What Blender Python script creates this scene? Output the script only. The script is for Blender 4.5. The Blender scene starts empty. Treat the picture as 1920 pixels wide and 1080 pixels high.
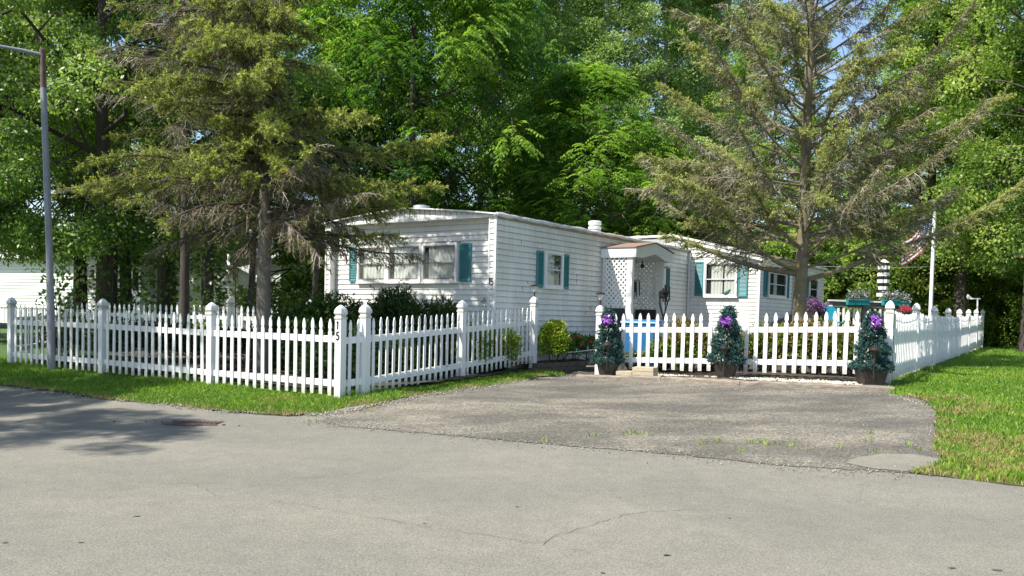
import bpy, math, random
import numpy as np
from mathutils import Matrix, Vector
from mathutils.geometry import delaunay_2d_cdt
R = math.radians
scn = bpy.context.scene
COL = scn.collection
# ------------------------------------------------------------------ camera
F = 1600.0; PPX, PPY = 960.0, 658.0; ZC = 1.056
PITCH, ROLL = R(-2.5), R(1.3)
FW = np.array([0, math.cos(PITCH), math.sin(PITCH)]); U0 = np.array([0, -math.sin(PITCH), math.cos(PITCH)]); R0 = np.array([1., 0, 0])
RT = R0*math.cos(ROLL)+U0*math.sin(ROLL); UP = -R0*math.sin(ROLL)+U0*math.cos(ROLL)
cd = bpy.data.cameras.new('camera'); cam = bpy.data.objects.new('camera', cd); COL.objects.link(cam)
cd.sensor_width = 36; cd.lens = 36*F/1920; cd.shift_y = (PPY-540)/1920; cd.clip_end = 800
cam.matrix_world = Matrix(((RT[0], UP[0], -FW[0], 0), (RT[1], UP[1], -FW[1], 0), (RT[2], UP[2], -FW[2], ZC), (0, 0, 0, 1)))
scn.camera = cam
# ------------------------------------------------------------------ world and sun
SUN_H = np.array([-.85, -.53]); SUN_H /= np.linalg.norm(SUN_H); ELEV = R(51)
w = bpy.data.worlds.new('World'); scn.world = w; w.use_nodes = True
nt = w.node_tree; sky = nt.nodes.new('ShaderNodeTexSky'); sky.sky_type = 'NISHITA'; sky.sun_disc = False
sky.sun_elevation = ELEV; sky.sun_rotation = math.atan2(SUN_H[0], SUN_H[1]); sky.air_density = 1.0; sky.dust_density = .6
bg = nt.nodes['Background']; nt.links.new(sky.outputs[0], bg.inputs[0]); bg.inputs[1].default_value = .125
sd = bpy.data.lights.new('sun', 'SUN'); sd.energy = 4.8; sd.angle = R(.5); sd.color = (1, .95, .86)
sun = bpy.data.objects.new('sun', sd); COL.objects.link(sun); sun.location = (-20, -15, 30)
sv = Vector((SUN_H[0]*math.cos(ELEV), SUN_H[1]*math.cos(ELEV), math.sin(ELEV)))
sun.rotation_euler = sv.to_track_quat('Z', 'Y').to_euler()
scn.view_settings.view_transform = 'Standard'; scn.view_settings.look = 'None'
scn.view_settings.exposure = .85; scn.view_settings.gamma = 1
scn.cycles.max_bounces = 8; scn.cycles.transparent_max_bounces = 12

# ------------------------------------------------------------------ ground height and pixel helpers
def G(x, y):
    x = np.asarray(x, float); y = np.asarray(y, float)
    s = .46*x+.89*y
    b = np.interp(s, [-99, 6.5, 8, 9.2, 12, 14, 17, 25, 40, 300], [-.22, -.22, -.15, -.06, .09, .14, .18, .24, .34, .5])
    k = np.interp(x, [0, 1.5, 3.4], [.35, .45, 1])
    return np.where(s > 9.2, -.06+(b+.06)*k, b)
def ray(px, py): return FW+RT*(px-PPX)/F-UP*(py-PPY)/F
def at_y(px, py, Y):
    r = ray(px, py); return np.array([0, 0, ZC])+r*(Y/r[1])
def gp(px, py, dz=0):
    z = 0.
    for _ in range(80):
        r = ray(px, py); t = (z-ZC)/r[2]; p = np.array([0, 0, ZC])+r*t
        z = .7*z+.3*(float(G(p[0], p[1]))+dz)
    return p
def on_line(px, A, B):      # where the sight line of column px crosses the vertical plane through A and B
    A = np.array(A[:2]); B = np.array(B[:2]); r = ray(px, 600)[:2]
    d = B-A; M = np.array([r, -d]).T
    t, u = np.linalg.solve(M, A); return r*t
def yd(px, Y, dz=.03): 
    r = ray(px, 600); x = r[0]/r[1]*Y; return (float(x), float(Y), float(G(x, Y))+dz)
# ------------------------------------------------------------------ materials
def mat(name, build):
    m = bpy.data.materials.new(name); m.use_nodes = True
    n = m.node_tree; p = n.nodes['Principled BSDF']; build(n, p); return m
def nnew(n, t, **k):
    o = n.nodes.new(t)
    for a, v in k.items():
        if a in o.inputs: o.inputs[a].default_value = v
        else: setattr(o, a, v)
    return o
def noise(n, scale, detail=6, rough=.6, vec=None, stretch=None):
    t = nnew(n, 'ShaderNodeTexNoise'); t.inputs['Scale'].default_value = scale; t.inputs['Detail'].default_value = detail; t.inputs['Roughness'].default_value = rough
    c = nnew(n, 'ShaderNodeTexCoord'); mp = nnew(n, 'ShaderNodeMapping')
    n.links.new(c.outputs['Object'], mp.inputs[0]); n.links.new(mp.outputs[0], t.inputs['Vector'])
    if stretch: mp.inputs['Scale'].default_value = stretch
    return t.outputs['Fac']
def ramp(n, fac, stops):
    r = nnew(n, 'ShaderNodeValToRGB'); e = r.color_ramp.elements
    e[0].position, e[0].color = stops[0][0], (*stops[0][1], 1); e[1].position, e[1].color = stops[-1][0], (*stops[-1][1], 1)
    for s in stops[1:-1]:
        x = e.new(s[0]); x.color = (*s[1], 1)
    n.links.new(fac, r.inputs[0]); return r.outputs[0]
def mixc(n, a, b, fac, mode='MIX'):
    m = nnew(n, 'ShaderNodeMix', data_type='RGBA', blend_type=mode)
    for s, v in ((m.inputs[6], a), (m.inputs[7], b), (m.inputs[0], fac)):
        if hasattr(v, 'links'): n.links.new(v, s)
        elif isinstance(v, (tuple, list)): s.default_value = (*v, 1)
        else: s.default_value = v
    return m.outputs[2]
def bump(n, p, fac, strength, dist):
    b = nnew(n, 'ShaderNodeBump'); b.inputs['Strength'].default_value = strength; b.inputs['Distance'].default_value = dist
    n.links.new(fac, b.inputs['Height']); n.links.new(b.outputs[0], p.inputs['Normal'])
def simple(name, c, rough=.6, var=.15, scale=8, metal=0, bmp=0, dirt=None, stretch=None):
    def b(n, p):
        f = noise(n, scale, stretch=stretch)
        lo = tuple(v*(1-var) for v in c); hi = tuple(min(1, v*(1+var)) for v in c)
        col = ramp(n, f, [(.3, lo), (.7, hi)])
        if dirt:
            f2 = noise(n, dirt[1], 8, .7, stretch=dirt[2] if len(dirt) > 2 else None)
            k = ramp(n, f2, [(dirt[3] if len(dirt) > 3 else .5, (0, 0, 0)), (.75, (1, 1, 1))])
            col = mixc(n, col, dirt[0], k)
        n.links.new(col, p.inputs['Base Color']); p.inputs['Roughness'].default_value = rough; p.inputs['Metallic'].default_value = metal
        if bmp: bump(n, p, noise(n, scale*4), bmp, .01)
    return mat(name, b)
def leafmat(name, stops, trans=.35, rough=.45, attr='tint', spec=.4):
    def b(n, p):
        a = nnew(n, 'ShaderNodeAttribute', attribute_name=attr)
        col = ramp(n, a.outputs['Fac'], stops)
        n.links.new(col, p.inputs['Base Color']); p.inputs['Roughness'].default_value = rough; p.inputs['Specular IOR Level'].default_value = spec
        if trans:
            t = nnew(n, 'ShaderNodeBsdfTranslucent'); tc = mixc(n, col, (1.1, 1.28, .55), 1.0, 'MULTIPLY')
            n.links.new(tc, t.inputs[0]); m = nnew(n, 'ShaderNodeMixShader'); m.inputs[0].default_value = trans
            n.links.new(p.outputs[0], m.inputs[1]); n.links.new(t.outputs[0], m.inputs[2])
            n.links.new(m.outputs[0], n.nodes['Material Output'].inputs[0])
    return mat(name, b)
M = {}
def asphalt(name, base, lo, hi, patch=None, big=.5, fine=90, bs=.5, specks=None):
    def b(n, p):
        f = noise(n, fine, 4, .8); c = ramp(n, f, [(.32, lo), (.5, base), (.68, hi)])
        f2 = noise(n, big, 6, .65); c = mixc(n, c, ramp(n, f2, [(.3, (.86, .86, .87)), (.72, (1.1, 1.09, 1.05))]), 1., 'MULTIPLY')
        f3 = noise(n, 6, 5, .7); c = mixc(n, c, ramp(n, f3, [(.3, (.9, .9, .9)), (.7, (1.08, 1.08, 1.08))]), 1., 'MULTIPLY')
        f5 = noise(n, .16, 3, .5, stretch=(1, 2.2, 1)); c = mixc(n, c, ramp(n, f5, [(.38, (.88, .885, .90)), (.6, (1.05, 1.04, 1.02))]), 1., 'MULTIPLY')
        if patch:
            f4 = noise(n, .75, 7, .68, stretch=(.8, 1.5, 1)); c = mixc(n, mixc(n, c, (1.18, 1.16, 1.12), 1., 'MULTIPLY'), patch, ramp(n, f4, [(.40, (0, 0, 0)), (.55, (.62, .62, .62)), (.75, (.95, .95, .95))]))
        if specks:
            v = nnew(n, 'ShaderNodeTexVoronoi'); v.inputs['Scale'].default_value = 45; co = nnew(n, 'ShaderNodeTexCoord'); n.links.new(co.outputs['Object'], v.inputs['Vector'])
            c = mixc(n, c, specks, ramp(n, v.outputs['Distance'], [(.12, (.7, .7, .7)), (.3, (0, 0, 0))]))
        n.links.new(c, p.inputs['Base Color']); p.inputs['Roughness'].default_value = .85; p.inputs['Specular IOR Level'].default_value = .25
        bump(n, p, f, bs, .01)
    return mat(name, b)
M['road'] = asphalt('road_asphalt', (.218, .206, .174), (.112, .106, .089), (.355, .338, .288), bs=.6)
M['drive'] = asphalt('driveway_asphalt', (.172, .160, .134), (.060, .056, .048), (.39, .36, .30), patch=(.060, .057, .051), big=.9, fine=34, bs=1.0, specks=(.42, .38, .33))
M['patch'] = asphalt('patch_asphalt', (.215, .20, .165), (.14, .13, .108), (.3, .285, .24), bs=.3)
M['crack'] = simple('crack_tar', (.085, .08, .07), .9)
M['soil'] = simple('soil', (.06, .045, .033), .95, .4, 14, bmp=.8)
M['mulch'] = simple('red_mulch', (.14, .03, .015), .95, .5, 40, bmp=.8)
M['turf'] = simple('turf', (.045, .10, .016), .95, .35, 9, bmp=.6, dirt=((.12, .09, .04), 2.2, None, .58))
def vinyl(n, p):
    f = noise(n, 7, 8, .7, stretch=(1, 1, .35)); c = mixc(n, (.79, .79, .78), (.50, .50, .44), ramp(n, f, [(.56, (0, 0, 0)), (.78, (.9, .9, .9))]))
    co = nnew(n, 'ShaderNodeTexCoord'); sx = nnew(n, 'ShaderNodeSeparateXYZ'); n.links.new(co.outputs['Object'], sx.inputs[0])
    oi = nnew(n, 'ShaderNodeObjectInfo'); f2 = noise(n, 26, 6, .75); ad = nnew(n, 'ShaderNodeMath', operation='MULTIPLY_ADD'); n.links.new(sx.outputs[2], ad.inputs[0]); ad.inputs[1].default_value = 2.2; n.links.new(f2, ad.inputs[2])
    k = ramp(n, ad.outputs[0], [(.50, (.75, .75, .75)), (.78, (0, 0, 0))]); c = mixc(n, c, (.36, .35, .27), k)
    c = mixc(n, c, ramp(n, oi.outputs['Random'], [(0, (.90, .90, .88)), (1, (1, 1, 1))]), 1., 'MULTIPLY')
    n.links.new(c, p.inputs['Base Color']); p.inputs['Roughness'].default_value = .42
M['white'] = mat('white_vinyl', vinyl)
M['whitepaint'] = simple('white_paint', (.80, .80, .77), .5, .04, 4, dirt=((.5, .48, .42), 6, None, .62))
def sidingmat(name, base, dirtc, lo):
    def b(n, p):
        f = noise(n, 1.2, 8, .7, stretch=(2.2, 2.2, .5)); k = ramp(n, f, [(lo, (0, 0, 0)), (.78, (.8, .8, .8))])
        c = mixc(n, base, dirtc, k)
        f2 = noise(n, 11, 5, .7, stretch=(1, 1, .15)); k2 = ramp(n, f2, [(.5, (0, 0, 0)), (.8, (.45, .45, .45))])
        c = mixc(n, c, tuple(v*.8 for v in dirtc), k2)
        n.links.new(c, p.inputs['Base Color']); p.inputs['Roughness'].default_value = .5
    return mat(name, b)
M['siding'] = sidingmat('white_siding', (.80, .80, .76), (.6, .59, .52), .5)
M['siding_old'] = sidingmat('stained_siding', (.78, .78, .74), (.50, .48, .40), .40)
M['lapshade_dirt'] = simple('lap_shade_grime', (.38, .37, .33), .8, .3, 3, dirt=((.70, .69, .65), 2.5, None, .45))  # lap shadow lines painted in as grimy strips; also the panel joints
M['farsiding'] = sidingmat('neighbour_siding', (.78, .80, .74), (.6, .62, .55), .6)
M['roofmetal'] = simple('roof_coating', (.70, .70, .68), .35, .1, 6, dirt=((.28, .26, .23), 5, None, .52), bmp=.4)
M['grime'] = simple('grimy_trim', (.30, .28, .25), .7, .3, 8, dirt=((.12, .11, .10), 7, None, .5))
M['shingle'] = simple('brown_shingles', (.25, .165, .12), .9, .35, 22, bmp=.8, stretch=(1, 3, 1))
M['greyshingle'] = simple('grey_shingles', (.24, .24, .24), .9, .3, 22, bmp=.8)
M['teal'] = simple('teal_shutter', (.045, .21, .225), .45, .12, 3, dirt=((.12, .32, .33), 4, None, .6))
M['shadecurtain'] = simple('shaded_curtain', (.40, .41, .38), .9, .1, 5)  # same curtain fabric, with the shade on the long wall painted into its colour
M['curtain'] = simple('curtain_fabric', (.74, .74, .69), .9, .06, 5)
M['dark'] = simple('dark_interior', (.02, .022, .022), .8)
M['blackmetal'] = simple('black_metal', (.018, .017, .017), .4, .3, 6, metal=.3)
M['bronze'] = simple('bronze_metal', (.06, .045, .035), .4, .3, 6, metal=.6)
M['galv'] = simple('galvanised_steel', (.27, .28, .32), .5, .15, 3, metal=.25, dirt=((.2, .17, .16), 5, (1, 1, .2), .55))
M['rust'] = simple('rusty_steel', (.12, .08, .07), .8, .35, 9)
M['alum'] = simple('aluminium', (.55, .55, .55), .35, .08, 5, metal=.6)
M['sash'] = simple('window_sash', (.62, .62, .60), .45, .1, 5)
M['brownsash'] = simple('worn_sash', (.30, .27, .24), .5, .2, 9)
M['greywood'] = simple('grey_wood', (.14, .135, .13), .8, .3, 6, bmp=.3, stretch=(1, 1, 8))
M['darkwood'] = simple('dark_boards', (.035, .036, .045), .75, .3, 6)
M['timber'] = simple('weathered_timber', (.235, .20, .16), .9, .35, 5, bmp=.8, stretch=(1, 1, 6), dirt=((.10, .075, .055), 9, (1, 1, 6), .5))
M['block'] = simple('concrete_block', (.13, .10, .075), .95, .3, 9, bmp=.7)
M['paver'] = simple('beige_paver', (.44, .37, .26), .9, .12, 16, bmp=.4)
M['stone'] = leafmat('white_gravel', [(0, (.20, .16, .11)), (.45, (.42, .37, .29)), (1, (.70, .66, .57))], 0, .8)
M['pot'] = simple('brown_pot', (.045, .036, .030), .5, .3, 7, dirt=((.10, .08, .06), 9, None, .5))
M['purple'] = simple('purple_ribbon', (.20, .045, .34), .3, .25, 12)
M['patina'] = simple('green_patina', (.03, .11, .09), .6, .2, 9)
M['lilac'] = simple('lilac_ribbon', (.55, .30, .70), .3, .1, 12)
M['blue'] = simple('blue_plastic', (.03, .17, .38), .4, .1, 3)
M['cyan'] = simple('cyan_plastic', (.02, .45, .58), .4, .1, 3)
M['tealpot'] = simple('teal_plastic', (.02, .26, .27), .4, .1, 3)
M['red'] = simple('red_petals', (.42, .02, .03), .6)
M['bark'] = simple('grey_bark', (.16, .14, .115), .95, .4, 7, bmp=1, stretch=(1, 1, .35), dirt=((.30, .29, .26), 5, None, .52))
M['mossbark'] = simple('mossy_bark', (.17, .14, .11), .95, .35, 7, bmp=1, dirt=((.17, .16, .035), 3.2, None, .42))
M['darkbark'] = simple('dark_bark', (.055, .045, .036), .95, .35, 6, bmp=.8, stretch=(1, 1, .3))
M['palebark'] = simple('pale_bark', (.30, .29, .26), .9, .3, 4, bmp=.5)
def glass(n, p):
    f0 = nnew(n, 'ShaderNodeLayerWeight'); f0.inputs[0].default_value = .25
    f = nnew(n, 'ShaderNodeMath', operation='MULTIPLY'); n.links.new(f0.outputs[1], f.inputs[0]); f.inputs[1].default_value = .22
    g = nnew(n, 'ShaderNodeBsdfGlossy'); g.inputs['Roughness'].default_value = .02; g.inputs[0].default_value = (.9, .95, 1, 1)
    t = nnew(n, 'ShaderNodeBsdfTransparent'); t.inputs[0].default_value = (.78, .80, .79, 1)
    a = nnew(n, 'ShaderNodeMath', operation='ADD'); n.links.new(f.outputs[0], a.inputs[0]); a.inputs[1].default_value = .035
    m = nnew(n, 'ShaderNodeMixShader'); n.links.new(a.outputs[0], m.inputs[0]); n.links.new(t.outputs[0], m.inputs[1]); n.links.new(g.outputs[0], m.inputs[2])
    n.links.new(m.outputs[0], n.nodes['Material Output'].inputs[0])
M['glass'] = mat('window_glass', glass)
M['grass'] = leafmat('grass_blades', [(0, (.06, .14, .012)), (.5, (.155, .285, .024)), (.8, (.30, .42, .05)), (.86, (.28, .22, .08)), (1, (.42, .33, .15))], .3, .5)
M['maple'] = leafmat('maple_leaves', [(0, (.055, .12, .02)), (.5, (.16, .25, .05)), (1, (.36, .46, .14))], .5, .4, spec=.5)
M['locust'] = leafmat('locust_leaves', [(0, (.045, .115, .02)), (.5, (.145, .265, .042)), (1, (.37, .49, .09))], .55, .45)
M['poplar'] = leafmat('poplar_leaves', [(0, (.11, .19, .05)), (.5, (.27, .37, .12)), (1, (.50, .57, .27))], .5, .5, spec=.3)
M['cherry'] = leafmat('airy_leaves', [(0, (.07, .14, .02)), (.5, (.20, .30, .055)), (1, (.42, .50, .12))], .5, .42)
M['shadeleaf'] = leafmat('shaded_shrub_leaves', [(0, (.012, .03, .008)), (.6, (.03, .065, .015)), (1, (.07, .13, .03))], .15, .5)  # deep yard shade painted into the leaf colour
M['hedge'] = leafmat('hedge_leaves', [(0, (.045, .11, .014)), (.5, (.12, .22, .025)), (1, (.27, .38, .05))], .3, .42)
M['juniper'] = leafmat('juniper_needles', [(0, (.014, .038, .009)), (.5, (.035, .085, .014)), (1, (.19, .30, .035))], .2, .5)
M['euonymus'] = leafmat('yellow_green_leaves', [(0, (.05, .12, .01)), (.5, (.16, .27, .02)), (.8, (.42, .46, .03)), (1, (.62, .58, .06))], .3, .45)
M['needle_l'] = leafmat('spruce_needles', [(0, (.13, .09, .04)), (.22, (.11, .14, .03)), (.55, (.27, .33, .06)), (1, (.62, .62, .13))], .25, .55)
M['needle_r'] = leafmat('thin_spruce_needles', [(0, (.15, .13, .06)), (.35, (.20, .22, .065)), (.7, (.38, .42, .10)), (1, (.60, .60, .16))], .2, .6)
M['twig_l'] = leafmat('dead_twigs', [(0, (.07, .05, .035)), (.6, (.20, .155, .11)), (1, (.46, .41, .34))], 0, .9)
M['twig_r'] = leafmat('dead_twigs_grey', [(0, (.13, .11, .075)), (.5, (.27, .24, .175)), (1, (.50, .46, .37))], 0, .9)
M['blueneedle'] = leafmat('blue_green_needles', [(0, (.01, .04, .036)), (.5, (.025, .085, .073)), (1, (.08, .18, .155))], .05, .6)
M['perennial'] = leafmat('border_leaves', [(0, (.05, .10, .012)), (.45, (.11, .19, .025)), (.6, (.25, .28, .04)), (.72, (.20, .11, .04)), (1, (.32, .20, .10))], .3, .5)
M['petal'] = leafmat('mixed_petals', [(0, (.5, .02, .03)), (.45, (.62, .06, .12)), (.5, (.75, .74, .70)), (1, (.8, .8, .78))], .2, .6)
M['petalpurple'] = leafmat('purple_petals', [(0, (.05, .05, .04)), (.3, (.13, .04, .16)), (1, (.30, .12, .36))], .2, .6)
M['petalmix'] = leafmat('lavender_petals', [(0, (.07, .14, .05)), (.55, (.14, .22, .09)), (.6, (.25, .2, .33)), (.85, (.38, .33, .46)), (1, (.6, .55, .63))], .2, .6)
M['petalred'] = leafmat('red_geranium', [(0, (.07, .16, .05)), (.3, (.1, .2, .06)), (.35, (.6, .02, .08)), (1, (.75, .05, .15))], .2, .6)
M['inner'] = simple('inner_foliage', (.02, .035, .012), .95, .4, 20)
M['black'] = simple('black_paint', (.012, .012, .012), .5)
M['skybits'] = simple('frosted_glass', (.75, .75, .72), .3)
# ------------------------------------------------------------------ mesh helpers
def npmesh(name, V, P, tint=None, smooth=False):
    V = np.asarray(V, np.float32); P = np.asarray(P, np.int32); k = P.shape[1]
    me = bpy.data.meshes.new(name); me.vertices.add(len(V)); me.vertices.foreach_set('co', V.ravel())
    me.loops.add(P.size); me.loops.foreach_set('vertex_index', P.ravel())
    me.polygons.add(len(P)); me.polygons.foreach_set('loop_start', np.arange(0, P.size, k, dtype=np.int32))
    me.polygons.foreach_set('loop_total', np.full(len(P), k, np.int32))
    if smooth: me.polygons.foreach_set('use_smooth', np.ones(len(P), bool))
    if tint is not None:
        a = me.attributes.new('tint', 'FLOAT', 'POINT'); a.data.foreach_set('value', np.clip(np.asarray(tint, np.float32), 0, 1))
    me.update(calc_edges=True); return me
class MB:
    m2 = M['lapshade_dirt']
    def __init__(s, fr=None): s.V = []; s.Fc = []; s.fr = fr; s.mi = []
    def _a(s, vs, fs):
        s.mi += [0]*(len(s.Fc)-len(s.mi)); o = len(s.V); s.V += [tuple(map(float, v)) for v in vs]; s.Fc += [tuple(i+o for i in f) for f in fs]
    def box(s, x0, x1, y0, y1, z0, z1):
        s._a([(x0, y0, z0), (x1, y0, z0), (x1, y1, z0), (x0, y1, z0), (x0, y0, z1), (x1, y0, z1), (x1, y1, z1), (x0, y1, z1)],
             [(0, 3, 2, 1), (4, 5, 6, 7), (0, 1, 5, 4), (1, 2, 6, 5), (2, 3, 7, 6), (3, 0, 4, 7)]); return s
    def bar(s, p, q, wx, wz, up=(0, 0, 1)):
        p, q, up = map(lambda v: np.array(v, float), (p, q, up)); d = (q-p)/np.linalg.norm(q-p)
        a = np.cross(d, up); a /= np.linalg.norm(a); b = np.cross(a, d)
        c = [p+sx*a*wx/2+sz*b*wz/2 for sx, sz in ((-1, -1), (1, -1), (1, 1), (-1, 1))]+[q+sx*a*wx/2+sz*b*wz/2 for sx, sz in ((-1, -1), (1, -1), (1, 1), (-1, 1))]
        s._a(c, [(0, 1, 2, 3), (7, 6, 5, 4), (0, 4, 5, 1), (1, 5, 6, 2), (2, 6, 7, 3), (3, 7, 4, 0)]); return s
    def tube(s, pts, rad, n=8, cap=True):
        pts = [np.array(p, float) for p in pts]; rad = rad if hasattr(rad, '__len__') else [rad]*len(pts)
        ref = np.array([.31, .2, .93]); vs = []; fs = []
        for i, p in enumerate(pts):
            d = pts[min(i+1, len(pts)-1)]-pts[max(i-1, 0)]; d = d/(np.linalg.norm(d)+1e-9)
            a = np.cross(d, ref if abs(d@ref) < .9 else np.array([1., 0, 0])); a /= np.linalg.norm(a); b = np.cross(d, a)
            if i and np.dot(a, pa) < 0: pass
            pa = a
            vs += [p+rad[i]*(math.cos(6.2832*k/n)*a+math.sin(6.2832*k/n)*b) for k in range(n)]
        for i in range(len(pts)-1):
            for k in range(n): fs.append((i*n+k, i*n+(k+1) % n, (i+1)*n+(k+1) % n, (i+1)*n+k))
        if cap: fs += [tuple(range(n))[::-1], tuple((len(pts)-1)*n+k for k in range(n))]
        s._a(vs, fs); return s
    def lathe(s, prof, c=(0, 0, 0), n=20, sq=False):
        vs = []; fs = []; m = 4 if sq else n
        for z, r in prof:
            for k in range(m):
                a = 6.2832*(k+(.5 if sq else 0))/m; rr = r*(1.41421 if sq else 1)
                vs.append((c[0]+rr*math.cos(a), c[1]+rr*math.sin(a), c[2]+z))
        for i in range(len(prof)-1):
            for k in range(m): fs.append((i*m+k, i*m+(k+1) % m, (i+1)*m+(k+1) % m, (i+1)*m+k))
        fs += [tuple(range(m))[::-1], tuple((len(prof)-1)*m+k for k in range(m))]
        s._a(vs, fs); return s
    def prism(s, poly, o, u, v, n, t):      # polygon in plane (o,u,v), thickness t along n
        o, u, v, n = map(lambda q: np.array(q, float), (o, u, v, n)); k = len(poly)
        a = [o+u*x+v*y for x, y in poly]; b = [q+n*t for q in a]
        s._a(a+b, [tuple(range(k))[::-1], tuple(range(k, 2*k))]+[(i, (i+1) % k, k+(i+1) % k, k+i) for i in range(k)]); return s
    def ell(s, c, r, n=10, m=6):
        return s.lathe([(r[2]*math.sin(t)+0, max(.002, math.cos(t))*r[0]) for t in np.linspace(-1.5707, 1.5707, m+1)], c, n)
    def mesh(s, name, m=None, smooth=False):
        me = bpy.data.meshes.new(name); me.from_pydata(s.V, [], s.Fc)
        import bmesh
        b = bmesh.new(); b.from_mesh(me); bmesh.ops.recalc_face_normals(b, faces=b.faces); b.to_mesh(me); b.free()
        if m: me.materials.append(m)
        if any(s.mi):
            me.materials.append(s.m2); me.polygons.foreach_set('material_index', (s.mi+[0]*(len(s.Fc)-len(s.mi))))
        if smooth:
            me.polygons.foreach_set('use_smooth', [True]*len(me.polygons))
            try: me.set_sharp_from_angle(angle=R(40))
            except Exception: pass
        me.update(); return me
    def obj(s, name, m, parent=None, smooth=False): return link(name, s.mesh(name, m, smooth), parent)
def link(name, me, parent=None, m=None, loc=None, rz=0):
    o = bpy.data.objects.new(name, me); COL.objects.link(o)
    if m: me.materials.append(m)
    if parent: o.parent = parent
    if loc is not None: o.location = loc
    o.rotation_euler.z = rz; return o
def tag(o, label, cat=None, group=None, kind=None):
    if label: o['label'] = label
    if cat: o['category'] = cat
    if group: o['group'] = group
    if kind: o['kind'] = kind
    return o
def thing(name, label, cat, loc=(0, 0, 0), rz=0, group=None, scale=None):
    o = bpy.data.objects.new(name, None); COL.objects.link(o); o.location = loc; o.rotation_euler.z = rz; o.empty_display_size = .3
    if scale: o.scale = scale if hasattr(scale, '__len__') else (scale,)*3
    return tag(o, label, cat, group)
def copy_tree(root, label=None, loc=None, rz=None, scale=None, group=None):
    r = root.copy(); COL.objects.link(r)
    if label: r['label'] = label
    if group: r['group'] = group
    if loc is not None: r.location = loc
    if rz is not None: r.rotation_euler.z = rz
    if scale is not None: r.scale = scale if hasattr(scale, '__len__') else (scale,)*3
    def rec(a, b):
        for ch in list(a.children):
            c = ch.copy(); COL.objects.link(c); c.parent = b; rec(ch, c)
    rec(root, r); return r
def nrm(a): return a/(np.linalg.norm(a, axis=-1, keepdims=True)+1e-9)
# ------------------------------------------------------------------ ground sheets
def inpoly(P, x, y):
    P = np.asarray(P); ins = np.zeros(len(x), bool); j = len(P)-1
    for i in range(len(P)):
        xi, yi = P[i]; xj, yj = P[j]
        c = ((yi > y) != (yj > y)) & (x < (xj-xi)*(y-yi)/(yj-yi+1e-12)+xi); ins ^= c; j = i
    return ins
def refine(P, step, wob=0, seed=0):
    rg = np.random.default_rng(seed); out = []
    P = [np.array(p[:2], float) for p in P]
    for i in range(len(P)):
        a, b = P[i], P[(i+1) % len(P)]; L = np.linalg.norm(b-a); k = max(1, int(L/step))
        for t in range(k):
            q = a+(b-a)*t/k
            if wob and L < 25 and t: q = q+rg.normal(0, wob, 2)
            out.append(q)
    return out
def sheet(name, P, dz, m, grid, step=None, wob=0, kind='structure', skirt=0, bumpf=None, seed=0):
    B = refine(P, step or grid, wob, seed); n = len(B); A = np.array(B)
    x0, y0 = A.min(0); x1, y1 = A.max(0)
    X, Y = np.meshgrid(np.arange(x0+grid/2, x1, grid), np.arange(y0+grid/2, y1, grid)); X = X.ravel(); Y = Y.ravel()
    k = inpoly(A, X, Y); X, Y = X[k], Y[k]
    vs = [Vector(b) for b in B]+[Vector((x, y)) for x, y in zip(X, Y)]
    r = delaunay_2d_cdt(vs, [], [list(range(n))], 1, 1e-4)
    V2 = np.array([tuple(v) for v in r[0]]); Fs = [tuple(f) for f in r[2]]
    z = G(V2[:, 0], V2[:, 1])+dz
    if bumpf is not None: z = z+bumpf(V2[:, 0], V2[:, 1])
    V = np.column_stack([V2, z]).tolist()
    if skirt:
        ids = []
        for b in B:
            ids.append(int(np.argmin((V2[:, 0]-b[0])**2+(V2[:, 1]-b[1])**2)))
        o = len(V)
        for i in ids: V.append([V[i][0], V[i][1], V[i][2]-skirt])
        nf = len(Fs); Fs += [(ids[i], ids[(i+1) % n], o+(i+1) % n, o+i) for i in range(n) if ids[i] != ids[(i+1) % n]]
    me = bpy.data.meshes.new(name); me.from_pydata(V, [], Fs); me.materials.append(m)
    if skirt: me.materials.append(M['soil']); me.polygons.foreach_set('material_index', [0]*nf+[1]*(len(Fs)-nf))
    me.update(); o = link(name, me); o['kind'] = kind; return o, A
def gpts(L): return [gp(*p)[:2] for p in L]
big = [(-160, -60), (160, -60), (160, 240), (-160, 240)]
sheet('ground', big, -.09, M['turf'], 5, 5)
verge_edge = gpts([(0, 722), (100, 735), (200, 750), (320, 760), (415, 771), (480, 777), (540, 781), (600, 776), (650, 764), (688, 757)])
drive_left = gpts([(688, 768), (735, 752), (832, 735), (949, 720), (1010, 709), (1060, 703)])
left_far = verge_edge[0]+np.array([-.876, .48])*60
lawn_right_edge = gpts([(1670, 739), (1712, 746), (1740, 755), (1757, 772), (1759, 810), (1753, 842), (1774, 868), (1740, 882), (1705, 888), (1810, 899), (1920, 913)])
right_far = lawn_right_edge[-1]+np.array([.88, -.47])*60
road_poly = [left_far]+verge_edge+gpts([(690, 780), (760, 788), (960, 803), (1210, 821), (1460, 843), (1640, 860), (1705, 872)])+lawn_right_edge[-3:]+[right_far, (60, -40), (-60, -40)]
sheet('road', road_poly, 0, M['road'], .4, .4, .006, seed=3)
drive_poly = gpts([(640, 800), (600, 790), (640, 772)])+drive_left+gpts([(1085, 697), (1250, 703), (1400, 714), (1670, 732)])+lawn_right_edge[:8]+gpts([(1700, 888), (1460, 873), (1210, 848), (960, 828), (740, 808)])
sheet('driveway', drive_poly, .006, M['drive'], .3, .07, .016, seed=4)
pp = gpts([(1586, 870), (1605, 860), (1650, 853), (1710, 853), (1760, 862), (1768, 870), (1730, 880), (1700, 886), (1640, 881)])
sheet('asphalt_patch', pp, .011, M['patch'], .3, .08, .006, seed=5)
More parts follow.
